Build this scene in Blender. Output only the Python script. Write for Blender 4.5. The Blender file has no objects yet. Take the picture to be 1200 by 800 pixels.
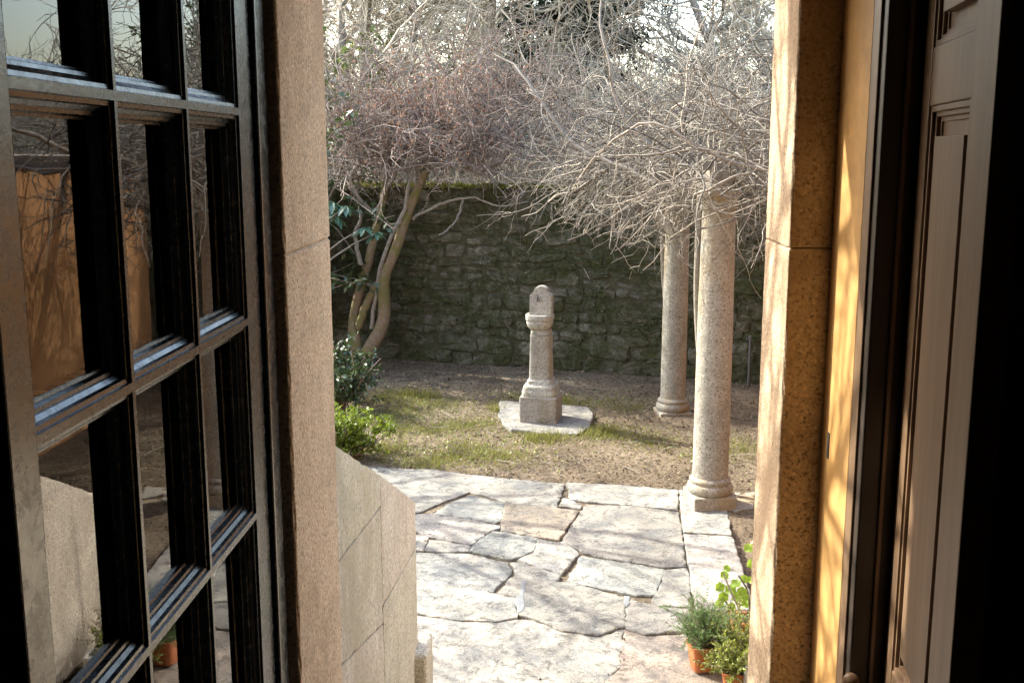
import bpy, bmesh, math, random
import numpy as np
from mathutils import Vector
R = math.radians
sc = bpy.context.scene
# ------------------------------------------------------------------ camera
FPX, CX, CY = 1249.0, 600.0, 400.0          # focal length in photo pixels (1200 wide)
PITCH, YAW, EYE = R(10.08), R(1.83), 2.40
cam = bpy.data.cameras.new('camera'); cam.sensor_width = 36.0; cam.lens = 36.0 * FPX / 1200.0
cam.clip_start = 0.02; cam.clip_end = 2000
camo = bpy.data.objects.new('camera', cam); sc.collection.objects.link(camo)
camo.location = (0, 0, EYE); camo.rotation_euler = (math.pi / 2 - PITCH, 0, YAW)
sc.camera = camo
# ------------------------------------------------------------------ sky, sun, exposure
SUN_EL, SUN_AZ = R(41), R(60)               # azimuth measured from +Y towards -X
w = bpy.data.worlds.new('World'); sc.world = w; w.use_nodes = True
nt = w.node_tree; bg = nt.nodes['Background']
sky = nt.nodes.new('ShaderNodeTexSky'); sky.sky_type = 'NISHITA'; sky.sun_disc = False
sky.sun_elevation = SUN_EL; sky.sun_rotation = -SUN_AZ
sky.air_density = 1.3; sky.dust_density = 2.8; sky.ozone_density = 0.6
nt.links.new(sky.outputs[0], bg.inputs[0]); bg.inputs[1].default_value = 0.15
sun = bpy.data.lights.new('sun', 'SUN'); sun.energy = 2.05; sun.angle = R(0.53); sun.color = (1.0, 0.965, 0.86)
suno = bpy.data.objects.new('sun', sun); sc.collection.objects.link(suno)
sd = Vector((-math.sin(SUN_AZ) * math.cos(SUN_EL), math.cos(SUN_AZ) * math.cos(SUN_EL), math.sin(SUN_EL)))
suno.rotation_euler = sd.to_track_quat('Z', 'Y').to_euler(); suno.location = (0, 0, 12)
sc.view_settings.view_transform = 'Standard'; sc.view_settings.look = 'None'
sc.view_settings.gamma = 1.0; sc.view_settings.exposure = 2.6
sc.render.engine = 'CYCLES'
sc.cycles.max_bounces = 10; sc.cycles.diffuse_bounces = 6; sc.cycles.transparent_max_bounces = 16
sc.render.resolution_x, sc.render.resolution_y = 1024, 682

# ------------------------------------------------------------------ pixel -> place
_ct, _st, _cy, _sy = math.cos(PITCH), math.sin(PITCH), math.cos(YAW), math.sin(YAW)
Fv = Vector((-_sy * _ct, _cy * _ct, -_st)); Rv = Vector((_cy, _sy, 0)); Uv = Vector((-_sy * _st, _cy * _st, _ct))
def ray(px, py): return Fv + Rv * ((px - CX) / FPX) + Uv * ((CY - py) / FPX)
def gp(px, py, z=0.0):
    d = ray(px, py); t = (z - EYE) / d.z; return Vector((d.x * t, d.y * t, z))
def yp(px, py, Y):
    d = ray(px, py); t = Y / d.y; return Vector((d.x * t, Y, EYE + d.z * t))
def xp(px, py, X):
    d = ray(px, py); t = X / d.x; return Vector((X, d.y * t, EYE + d.z * t))

# ------------------------------------------------------------------ object helpers
col = sc.collection
def link(name, me, mat=None, parent=None):
    o = bpy.data.objects.new(name, me); col.objects.link(o)
    if mat is not None: me.materials.append(mat)
    if parent is not None: o.parent = parent
    return o
def thing(name, label, cat, loc=(0, 0, 0), rz=0.0, group=None):
    o = bpy.data.objects.new(name, None); col.objects.link(o); o.empty_display_size = 0.1
    o.location = loc; o.rotation_euler = (0, 0, rz); o['label'] = label; o['category'] = cat
    if group: o['group'] = group
    return o
def tag(o, label, cat, group=None):
    o['label'] = label; o['category'] = cat
    if group: o['group'] = group
    return o
def kind(o, k): o['kind'] = k; return o
def np_mesh(name, V, F, smooth=False):
    """V (n,3), F (m,k) all of one size"""
    me = bpy.data.meshes.new(name); V = np.asarray(V, dtype=np.float32); F = np.asarray(F, dtype=np.int32)
    m, k = F.shape
    me.vertices.add(len(V)); me.vertices.foreach_set('co', V.ravel())
    me.loops.add(m * k); me.loops.foreach_set('vertex_index', F.ravel())
    me.polygons.add(m); me.polygons.foreach_set('loop_start', np.arange(0, m * k, k, dtype=np.int32))
    if smooth: me.polygons.foreach_set('use_smooth', np.ones(m, dtype=bool))
    me.update(calc_edges=True); me.validate(); return me
def bm_mesh(name, bm, smooth=False):
    bmesh.ops.recalc_face_normals(bm, faces=bm.faces[:])
    me = bpy.data.meshes.new(name); bm.to_mesh(me); bm.free()
    if smooth:
        for p in me.polygons: p.use_smooth = True
    return me
def box_bm(x0, x1, y0, y1, z0, z1, bev=0.0, seg=2, bm=None):
    own = bmesh.new()
    vs = [own.verts.new((x, y, z)) for x in (x0, x1) for y in (y0, y1) for z in (z0, z1)]
    for f in ((0, 1, 3, 2), (4, 6, 7, 5), (0, 4, 5, 1), (2, 3, 7, 6), (0, 2, 6, 4), (1, 5, 7, 3)):
        own.faces.new([vs[i] for i in f])
    if bev > 0: bmesh.ops.bevel(own, geom=own.edges[:], offset=bev, segments=seg, affect='EDGES', profile=0.6)
    if bm is None: return own
    me = bpy.data.meshes.new('t'); own.to_mesh(me); own.free(); bm.from_mesh(me); bpy.data.meshes.remove(me); return bm
def box(name, b, mat, parent=None, bev=0.0, seg=2):
    return link(name, bm_mesh(name, box_bm(*b, bev=bev, seg=seg)), mat, parent)
def prism_bm(poly, z0, z1, bev=0.0, rough=0.0, rng=None):
    """polygon of (x,y) extruded from z0 to z1, top edge bevelled"""
    bm = bmesh.new(); vs = [bm.verts.new((p[0], p[1], z1)) for p in poly]
    f = bm.faces.new(vs); f.normal_update()
    if f.normal.z < 0: f.normal_flip()
    r = bmesh.ops.extrude_face_region(bm, geom=[f])
    low = [v for v in r['geom'] if isinstance(v, bmesh.types.BMVert)]
    for v in low: v.co.z = z0
    if bev > 0:
        top = [e for e in bm.edges if all(abs(v.co.z - z1) < 1e-6 for v in e.verts)]
        bmesh.ops.bevel(bm, geom=top, offset=bev, segments=2, affect='EDGES', profile=0.5)
    return bm
def roughen(me, size=.05, amp=.003, freq=14.0, big=.002):
    from mathutils import noise
    bm = bmesh.new(); bm.from_mesh(me)
    for _ in range(9):
        es = [e for e in bm.edges if e.calc_length() > size]
        if not es: break
        bmesh.ops.subdivide_edges(bm, edges=es, cuts=1, use_grid_fill=True)
    bm.normal_update()
    for v in bm.verts:
        p = v.co; sharp = any(e.calc_face_angle(0) > .35 for e in v.link_edges if len(e.link_faces) == 2)
        d = noise.noise(p * freq) * amp * (2.2 if sharp else .6) + noise.noise(p * 3.1) * big
        v.co = p - v.normal * (abs(d) if sharp else d)
    bm.to_mesh(me); bm.free(); return me
def lathe(profile, n=32, power=2.0, cap=True, wear=0.0):
    """profile [(r,z)] turned round z; power>2 gives a rounded-square plan"""
    V, F = [], []
    for (r, z) in profile:
        for i in range(n):
            a = 2 * math.pi * (i + .5) / n; c, s = math.cos(a), math.sin(a)
            k = (abs(c) ** power + abs(s) ** power) ** (-1.0 / power)
            V.append((r * k * c, r * k * s, z))
    for j in range(len(profile) - 1):
        for i in range(n):
            a, b = j * n + i, j * n + (i + 1) % n; F.append((a, b, b + n, a + n))
    if wear:
        rj = random.Random(len(V)); V = [(x * (1 + rj.gauss(0, wear)), y * (1 + rj.gauss(0, wear)), z + rj.gauss(0, wear * .08)) for x, y, z in V]
    me = bpy.data.meshes.new('lathe')
    if cap:
        F = F + [tuple(range(n))[::-1], tuple(range((len(profile) - 1) * n, len(profile) * n))]
    me.from_pydata(V, [], F); me.update()
    for p in me.polygons: p.use_smooth = len(p.vertices) == 4
    try: me.set_sharp_from_angle(angle=R(40))
    except Exception: pass
    return me
def tubes(P, Rr, k=3):
    """P (N,n,3) polylines, Rr (N,n) radii -> V,F quads"""
    P = np.asarray(P, float); Rr = np.asarray(Rr, float); N, n, _ = P.shape
    T = np.gradient(P, axis=1); T /= np.linalg.norm(T, axis=2, keepdims=True) + 1e-9
    mean = T.mean(axis=1); ref = np.where(np.abs(mean[:, 2:3]) < 0.8, np.array([[0, 0, 1.0]]), np.array([[1.0, 0.1, 0]]))
    A = np.cross(T, ref[:, None, :]); A /= np.linalg.norm(A, axis=2, keepdims=True) + 1e-9
    B = np.cross(T, A)
    ang = np.arange(k) * 2 * math.pi / k
    V = P[:, :, None, :] + Rr[:, :, None, None] * (np.cos(ang)[None, None, :, None] * A[:, :, None, :] + np.sin(ang)[None, None, :, None] * B[:, :, None, :])
    idx = np.arange(N * n * k).reshape(N, n, k); nx = np.roll(idx, -1, axis=2)
    F = np.stack([idx[:, :-1], nx[:, :-1], nx[:, 1:], idx[:, 1:]], axis=-1).reshape(-1, 4)
    return V.reshape(-1, 3), F
def merge(parts):
    Vs, Fs, o = [], [], 0
    for V, F in parts:
        Vs.append(V); Fs.append(F + o); o += len(V)
    return np.concatenate(Vs), np.concatenate(Fs)
def walk(rng, start, d0, length, n, wob=0.25, grav=0.0, up=0.0):
    """vectorised wandering lines: start (N,3), d0 (N,3), length (N,)"""
    N = len(start); P = np.zeros((N, n, 3)); P[:, 0] = start; d = d0 / (np.linalg.norm(d0, axis=1, keepdims=True) + 1e-9)
    st = (length / (n - 1))[:, None]; drift = rng.normal(0, wob * 0.5, (N, 3))
    for i in range(1, n):
        d = d + rng.normal(0, wob, (N, 3)) + drift * 0.6; d[:, 2] += up - grav
        d /= np.linalg.norm(d, axis=1, keepdims=True) + 1e-9; P[:, i] = P[:, i - 1] + d * st
    return P
def sample(rng, P, per, t0=0.25, t1=1.0):
    """points and tangents along polylines P, `per` on each"""
    N, n, _ = P.shape; i = np.repeat(np.arange(N), per); t = rng.uniform(t0, t1, len(i)) * (n - 1.001)
    j = t.astype(int); f = (t - j)[:, None]; a, b = P[i, j], P[i, j + 1]
    return a + (b - a) * f, (b - a) / (np.linalg.norm(b - a, axis=1, keepdims=True) + 1e-9), i, t / (n - 1)
def taper(N, n, r0, r1):
    r0 = np.broadcast_to(r0, (N,)); r1 = np.broadcast_to(r1, (N,)); t = np.linspace(0, 1, n)
    return r0[:, None] * (1 - t) + r1[:, None] * t
def leaves(rng, C, size, aspect=0.5, upbias=0.3, nrm=None, fold=0.15):
    N = len(C); size = np.broadcast_to(size, (N,))
    n = rng.normal(0, 1, (N, 3)) if nrm is None else nrm + rng.normal(0, .45, (N, 3)); n[:, 2] = n[:, 2] + upbias
    n /= np.linalg.norm(n, axis=1, keepdims=True); a = np.cross(n, rng.normal(0, 1, (N, 3))); a /= np.linalg.norm(a, axis=1, keepdims=True) + 1e-9
    b = np.cross(n, a); L = size[:, None]
    V = np.stack([C, C + a * L * .45 + b * L * aspect * .5 + n * L * fold, C + a * L, C + a * L * .45 - b * L * aspect * .5 + n * L * fold], axis=1)
    F = np.arange(N * 4).reshape(N, 4); return V.reshape(-1, 3), F

# ------------------------------------------------------------------ materials
class NT:
    def __init__(s, name):
        s.m = bpy.data.materials.new(name); s.m.use_nodes = True; s.t = s.m.node_tree; s.b = s.t.nodes['Principled BSDF']
        s.out = s.t.nodes['Material Output']
        s.co = s.n('ShaderNodeTexCoord').outputs['Object']
    def n(s, ty, **kw):
        x = s.t.nodes.new(ty)
        for k, v in kw.items(): setattr(x, k, v)
        return x
    def l(s, a, b): s.t.links.new(a, b)
    def noise(s, scale, detail=4, rough=0.55, dist=0.0, co=None, stretch=None):
        x = s.n('ShaderNodeTexNoise'); x.inputs['Scale'].default_value = scale; x.inputs['Detail'].default_value = detail
        x.inputs['Roughness'].default_value = rough; x.inputs['Distortion'].default_value = dist
        c = co or s.co
        if stretch:
            mp = s.n('ShaderNodeMapping'); mp.inputs['Scale'].default_value = stretch; s.l(c, mp.inputs[0]); c = mp.outputs[0]
        s.l(c, x.inputs['Vector']); return x.outputs['Fac']
    def ramp(s, fac, stops):
        x = s.n('ShaderNodeValToRGB'); e = x.color_ramp.elements
        while len(e) < len(stops): e.new(0.5)
        for i, (p, c) in enumerate(stops):
            e[i].position = p; e[i].color = tuple(c) + (1,) if hasattr(c, '__len__') else (c, c, c, 1)
        s.l(fac, x.inputs[0]); return x.outputs[0]
    def mix(s, fac, a, b, mode='MIX'):
        x = s.n('ShaderNodeMix', data_type='RGBA', blend_type=mode)
        for sock, v in ((x.inputs[0], fac), (x.inputs[6], a), (x.inputs[7], b)):
            if isinstance(v, (int, float)): sock.default_value = v
            elif isinstance(v, tuple): sock.default_value = v + (1,)
            else: s.l(v, sock)
        return x.outputs[2]
    def objvar(s, c, amount=0.25, hue=0.02):
        oi = s.n('ShaderNodeObjectInfo'); h = s.n('ShaderNodeHueSaturation')
        mr = s.n('ShaderNodeMapRange'); mr.inputs[3].default_value = 1 - amount; mr.inputs[4].default_value = 1 + amount
        s.l(oi.outputs['Random'], mr.inputs[0]); s.l(mr.outputs[0], h.inputs['Value'])
        m2 = s.n('ShaderNodeMath', operation='MULTIPLY'); m2.inputs[1].default_value = 7.31; s.l(oi.outputs['Random'], m2.inputs[0])
        m3 = s.n('ShaderNodeMath', operation='FRACT'); s.l(m2.outputs[0], m3.inputs[0])
        m4 = s.n('ShaderNodeMapRange'); m4.inputs[3].default_value = .5 - hue; m4.inputs[4].default_value = .5 + hue
        s.l(m3.outputs[0], m4.inputs[0]); s.l(m4.outputs[0], h.inputs['Hue']); s.l(c, h.inputs['Color']); return h.outputs[0]
    def island(s, c, amount=0.35):
        g = s.n('ShaderNodeNewGeometry'); h = s.n('ShaderNodeHueSaturation'); mr = s.n('ShaderNodeMapRange')
        mr.inputs[3].default_value = 1 - amount; mr.inputs[4].default_value = 1 + amount
        s.l(g.outputs['Random Per Island'], mr.inputs[0]); s.l(mr.outputs[0], h.inputs['Value']); s.l(c, h.inputs['Color']); return h.outputs[0]
    def bump(s, fac, strength=0.4, dist=0.01, prev=None):
        b = s.n('ShaderNodeBump'); b.inputs['Strength'].default_value = strength; b.inputs['Distance'].default_value = dist
        s.l(fac, b.inputs['Height'])
        if prev is not None: s.l(prev, b.inputs['Normal'])
        return b.outputs[0]
    def done(s, color, rough=0.8, nrm=None, spec=0.3):
        if isinstance(color, tuple): s.b.inputs['Base Color'].default_value = color + (1,)
        else: s.l(color, s.b.inputs['Base Color'])
        if isinstance(rough, (int, float)): s.b.inputs['Roughness'].default_value = rough
        else: s.l(rough, s.b.inputs['Roughness'])
        s.b.inputs['Specular IOR Level'].default_value = spec
        if nrm is not None: s.l(nrm, s.b.inputs['Normal'])
        return s.m
def granite(name, c1, c2, dark, grain=190, speck=0.5, stain=None, var=0.0, bump=0.35, moss=0.0, light=None):
    t = NT(name)
    base = t.ramp(t.noise(2.2, 5, .6), [(.3, c1), (.7, c2)])
    fine = t.noise(grain, 4, .68)
    c = t.mix(t.ramp(fine, [(.37, speck), (.48, 0.0)]), base, dark)
    c = t.mix(t.ramp(t.noise(grain * .45, 6, .8), [(.36, speck * .7), (.48, 0.0)]), c, tuple(x * .5 for x in c1))
    c = t.mix(t.ramp(t.noise(grain * .8, 5, .75), [(.54, 0.0), (.66, speck)]), c, light or tuple(min(1, x * 1.5) for x in c2))
    c = t.mix(t.ramp(t.noise(7, 6, .7, .4), [(.45, 0.0), (.75, .5)]), c, tuple(x * .45 for x in c1))
    if stain: c = t.mix(t.ramp(t.noise(3.1, 5, .65, .3, stretch=(1, 1, .35)), [(.48, 0.0), (.68, .75)]), c, stain)
    if moss > 0: c = t.mix(t.ramp(t.noise(4.3, 8, .7, .5), [(.60 - moss * .3, 0.0), (.70 - moss * .2, .9)]), c, (.055, .065, .02))
    if var: c = t.objvar(c, var)
    b1 = t.bump(t.noise(9, 6, .65), .5, .02); b2 = t.bump(fine, bump, .003, b1)
    return t.done(c, .85, b2, .25)
M = {}
M['granite_pink'] = granite('granite_pink', (.52, .385, .25), (.60, .46, .315), (.12, .075, .05), 135, .9, stain=(.40, .27, .165))
M['granite_grey'] = granite('granite_grey', (.42, .36, .29), (.50, .45, .38), (.13, .11, .09), 170, .5, stain=(.30, .22, .11))
M['granite_parapet'] = granite('granite_parapet', (.52, .46, .36), (.60, .54, .44), (.12, .095, .07), 115, .85, stain=(.36, .30, .21), var=.06)
M['granite_column'] = granite('granite_column', (.25, .235, .195), (.32, .305, .255), (.07, .06, .05), 75, .85, stain=(.26, .18, .075))
M['granite_pedestal'] = granite('granite_pedestal', (.27, .255, .215), (.35, .332, .285), (.09, .08, .065), 75, .8, stain=(.24, .20, .12), var=.16, moss=.1)
def flag_mat(tint=None):
    t = NT('flagstone')
    base = t.ramp(t.noise(2.4, 6, .62, .3), [(.28, (.165, .157, .135)), (.5, (.26, .248, .21)), (.72, (.345, .325, .275))])
    c = t.mix(t.ramp(t.noise(4.2, 9, .75, .6), [(.48, 0.0), (.60, .8)]), base, (.12, .125, .126))
    c = t.mix(t.ramp(t.noise(3.1, 7, .7), [(.58, 0.0), (.70, .6)]), c, (.21, .17, .125))
    c = t.mix(t.ramp(t.noise(13, 10, .82, .8), [(.51, 0.0), (.60, .85)]), c, (.065, .064, .060))
    c = t.mix(t.ramp(t.noise(34, 8, .8, .3), [(.56, 0.0), (.64, .8)]), c, (.31, .305, .275))
    c = t.mix(t.ramp(t.noise(95, 4, .75), [(.38, .75), (.47, 0.0)]), c, (.07, .065, .06))
    c = t.objvar(c, .16, .014)
    if tint: c = t.mix(1.0, c, tint, 'MULTIPLY')
    n1 = t.bump(t.noise(4.5, 7, .6), .5, .025); n2 = t.bump(t.noise(40, 8, .75), .6, .008, n1)
    return t.done(c, .9, n2, .15)
M['flag'] = flag_mat(); M['flag_pink'] = flag_mat((1.0, .90, .83)); M['flag_grey'] = flag_mat((.86, .90, .93))
def wallstone():
    t = NT('mossy_stone')
    base = t.ramp(t.noise(6, 6, .65), [(.3, (.10, .093, .073)), (.7, (.22, .204, .168))])
    c = t.objvar(base, .3, .015)
    gc = t.n('ShaderNodeNewGeometry').outputs['Position']
    c = t.mix(t.ramp(t.noise(1.9, 12, .80, 1.0, co=gc), [(.37, 0.0), (.54, .93)]), c, t.ramp(t.noise(22, 4, .6, co=gc), [(.3, (.022, .026, .010)), (.7, (.065, .070, .026))]))
    c = t.mix(t.ramp(t.noise(14, 6, .7, co=gc), [(.60, 0.0), (.68, .6)]), c, (.26, .255, .225))
    n1 = t.bump(t.noise(18, 7, .7, co=gc), .8, .03)
    return t.done(c, .95, n1, .1)
M['wallstone'] = wallstone()
def mortar():
    t = NT('mossy_mortar')
    c = t.ramp(t.noise(7, 8, .7), [(.3, (.035, .036, .018)), (.55, (.085, .08, .05)), (.8, (.16, .145, .105))])
    return t.done(c, .95, t.bump(t.noise(24, 6, .7), .9, .03), .1)
M['mortar'] = mortar()
def soil():
    t = NT('soil')
    c = t.ramp(t.noise(1.4, 8, .7, .3), [(.3, (.09, .07, .047)), (.55, (.20, .16, .11)), (.75, (.31, .255, .18))])
    c = t.mix(t.ramp(t.noise(2.3, 9, .75, .5), [(.58, 0.0), (.68, .5)]), c, (.10, .095, .035))
    c = t.mix(t.ramp(t.noise(60, 5, .75), [(.52, 0.0), (.64, .7)]), c, (.26, .20, .14))
    c = t.mix(t.ramp(t.noise(38, 5, .75), [(.40, .9), (.50, 0.0)]), c, (.05, .036, .024))
    n1 = t.bump(t.noise(22, 8, .75), .9, .04)
    return t.done(c, .95, n1, .1)
M['soil'] = soil()
def plain(name, c, rough=.6, n=30, amt=.25, bump=.15, dist=.003, spec=.4, stretch=None):
    t = NT(name); f = t.noise(n, 6, .65, .2, stretch=stretch)
    cc = t.ramp(f, [(.25, tuple(x * (1 - amt) for x in c)), (.75, tuple(min(1, x * (1 + amt)) for x in c))])
    return t.done(cc, rough, t.bump(f, bump, dist), spec)
def black_paint():
    t = NT('black_paint'); f = t.noise(26, 8, .75, .3, stretch=(1, .2, .45))
    c = t.ramp(f, [(.30, (.010, .015, .018)), (.55, (.022, .029, .034)), (.70, (.042, .047, .05))])  # blue lean in the paint colour stands in for cool sky sheen
    c = t.mix(t.ramp(t.noise(60, 6, .8), [(.66, 0.0), (.72, .6)]), c, (.09, .085, .07))
    r = t.ramp(t.noise(40, 6, .75), [(.3, .12), (.7, .38)])
    return t.done(c, r, t.bump(t.noise(75, 6, .7), .2, .0012, t.bump(f, .35, .003)), .6)
M['black_paint'] = black_paint()
M['brown_wood'] = plain('brown_wood', (.20, .125, .072), .42, 34, .35, .2, .001, .45, (1, 1, .06))
M['dark_wood'] = plain('dark_wood', (.045, .032, .024), .45, 34, .35, .2, .001, .45, (1, 1, .06))
M['ochre_lining'] = plain('ochre_lining', (.55, .32, .115), .6, 9, .3, .2, .002, .3)
M['ochre_wall'] = plain('ochre_wall', (.40, .21, .095), .85, 4, .3, .3, .004, .1)
M['room_wall'] = plain('room_wall', (.12, .09, .07), .8, 6, .2, .1, .002, .2)
M['room_floor'] = plain('room_floor', (.09, .055, .03), .5, 20, .35, .1, .002, .4, (1, .08, 1))
M['terracotta'] = plain('terracotta', (.42, .15, .065), .8, 18, .3, .2, .003, .2)
M['iron'] = plain('iron', (.035, .032, .03), .55, 60, .4, .3, .001, .5)
M['zinc'] = plain('zinc', (.10, .10, .10), .5, 60, .3, .2, .001, .5)
M['pale_stone'] = plain('pale_stone', (.50, .49, .46), .8, 60, .2, .3, .003, .2)
M['mortar_white'] = plain('mortar_white', (.16, .168, .172), .8, 50, .15, .5, .005, .2)
M['hinge'] = plain('hinge', (.10, .055, .03), .3, 40, .3, .1, .001, .6)
def twig(name, c, amt=.4, rough=.75, moss=None):
    t = NT(name); cc = t.ramp(t.noise(35, 4, .7), [(.3, tuple(x * .65 for x in c)), (.7, tuple(min(1, x * 1.2) for x in c))])
    if moss: cc = t.mix(t.ramp(t.noise(5, 7, .7), [(.45, 0.0), (.58, .85)]), cc, moss)
    return t.done(t.island(cc, amt), rough, t.bump(t.noise(60, 5, .7), .6, .006), .25)
M['vine'] = twig('vine', (.205, .182, .145), .65)
M['twig_hazed'] = twig('twig_hazed', (.48, .42, .32), .4)  # far twigs lightened and warmed: backlit haze put into their colour
M['twig_brown'] = twig('twig_brown', (.25, .20, .165), .4)
M['bark_moss'] = twig('bark_moss', (.23, .17, .115), .1, .9, (.145, .14, .04))
M['bark_grey'] = twig('bark_grey', (.26, .23, .19), .15, .9)
def leafmat(name, c, amt=.4, trans=.35, rough=.45, spec=.4):
    t = NT(name); rgb = t.n('ShaderNodeRGB'); rgb.outputs[0].default_value = tuple(c) + (1,)
    cc = t.island(rgb.outputs[0], amt); t.done(cc, rough, None, spec)
    tr = t.n('ShaderNodeBsdfTranslucent'); t.l(t.mix(1.0, cc, (1.0, 1.0, .55), 'MULTIPLY'), tr.inputs[0])
    ms = t.n('ShaderNodeMixShader'); ms.inputs[0].default_value = trans
    t.l(t.b.outputs[0], ms.inputs[1]); t.l(tr.outputs[0], ms.inputs[2]); t.l(ms.outputs[0], t.out.inputs[0]); return t.m
M['leaf_red'] = leafmat('leaf_red', (.28, .135, .10), .5, .3, .6)
M['leaf_gloss'] = leafmat('leaf_gloss', (.05, .085, .03), .4, .15, .3, .8)
M['leaf_yellow'] = leafmat('leaf_yellow', (.17, .23, .03), .4, .4)
M['leaf_rhodo'] = leafmat('leaf_rhodo', (.06, .125, .085), .35, .15, .25, .6)
M['leaf_rosemary'] = leafmat('leaf_rosemary', (.12, .19, .07), .4, .25, .6)
M['leaf_geranium'] = leafmat('leaf_geranium', (.20, .30, .045), .35, .5, .5)
M['leaf_sedum'] = leafmat('leaf_sedum', (.22, .26, .055), .4, .35, .5)
M['leaf_conifer'] = leafmat('leaf_conifer', (.028, .050, .030), .4, .1, .6)
M['leaf_hedge'] = leafmat('leaf_hedge', (.10, .13, .045), .45, .3, .5)
M['grass'] = leafmat('grass', (.19, .19, .06), .5, .4, .6)
M['moss'] = leafmat('moss', (.14, .15, .02), .4, .2, .9)
M['litter'] = leafmat('litter', (.17, .125, .085), .85, .2, .7)
M['flower'] = leafmat('flower', (.75, .45, .40), .15, .3, .6)
def glass():
    t = NT('old_glass'); t.t.nodes.remove(t.b)
    g = t.n('ShaderNodeBsdfGlossy'); g.inputs['Roughness'].default_value = 0.0; g.inputs[0].default_value = (1, 1, 1, 1)
    tr = t.n('ShaderNodeBsdfTransparent'); tr.inputs[0].default_value = (.97, .99, .98, 1)
    fr = t.n('ShaderNodeFresnel'); fr.inputs[0].default_value = 1.55
    bp = t.bump(t.noise(5, 1, .4), .012, .02); t.l(bp, g.inputs['Normal'])
    ms = t.n('ShaderNodeMixShader'); t.l(fr.outputs[0], ms.inputs[0]); t.l(tr.outputs[0], ms.inputs[1]); t.l(g.outputs[0], ms.inputs[2])
    t.l(ms.outputs[0], t.out.inputs[0]); return t.m
M['glass'] = glass()

# ================================================================== GROUND
rng = np.random.default_rng(7)
WA, WB = gp(460, 421), gp(850, 448)                       # foot of the garden wall
wd = (WB - WA).normalized(); wn = Vector((wd.y, -wd.x, 0))  # wn points to the house side
if wn.y > 0: wn = -wn
def wall_side(x, y): return (x - WA.x) * wn.x + (y - WA.y) * wn.y   # >0 on the house side
LE_A, LE_B = gp(445, 547), gp(795, 574)
KL = gp(875, 690).x                                        # right face of the kerb
def hfun(x, y):
    s = -((x - WA.x) * wn.x + (y - WA.y) * wn.y)           # metres beyond the wall
    h = np.where(s > 0.4, 0.35 + np.clip(s - .4, 0, 60) * 0.085, 0.0)
    bumps = 0.020 * np.sin(x * 2.1 + 1) * np.sin(y * 1.7) + 0.012 * np.sin(x * 5.3) * np.cos(y * 4.9 + 2)
    e = (y - LE_A.y) - (x - LE_A.x) * (LE_B.y - LE_A.y) / (LE_B.x - LE_A.x)      # metres behind the paving edge
    e = np.where(x > LE_B.x + .1, y - 6.55, e)
    h = h + np.where(s < 0, np.where(e > .05, np.clip((e - .05) * 3, 0, 1) * (bumps + .016) - .012, -.05), 0)
    sunk = (x > 1.62) & (x < 2.7) & (y > 3.4) & (y < 6.35)
    return np.where(sunk, -.42, h)
def grade(a, b, step, far):
    c = list(np.arange(a, b + 1e-6, step)); g = []; d = step
    v = b
    while v < far: d *= 1.25; v += d; g.append(v)
    h = []; d = step; v = a
    while v > -far: d *= 1.25; v -= d; h.append(v)
    return np.array(h[::-1] + c + g)
gx, gy = grade(-4.2, 3.2, .05, 400), grade(3.0, 13.6, .05, 400)
GX, GY = np.meshgrid(gx, gy, indexing='ij'); GZ = hfun(GX, GY)
GZ += np.where(np.abs(GX) < 5, rng.normal(0, .004, GX.shape), 0)
idx = np.arange(GX.size).reshape(GX.shape)
F = np.stack([idx[:-1, :-1], idx[1:, :-1], idx[1:, 1:], idx[:-1, 1:]], -1).reshape(-1, 4)
kind(link('ground', np_mesh('ground', np.stack([GX, GY, GZ], -1).reshape(-1, 3), F, True), M['soil']), 'structure')

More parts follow.
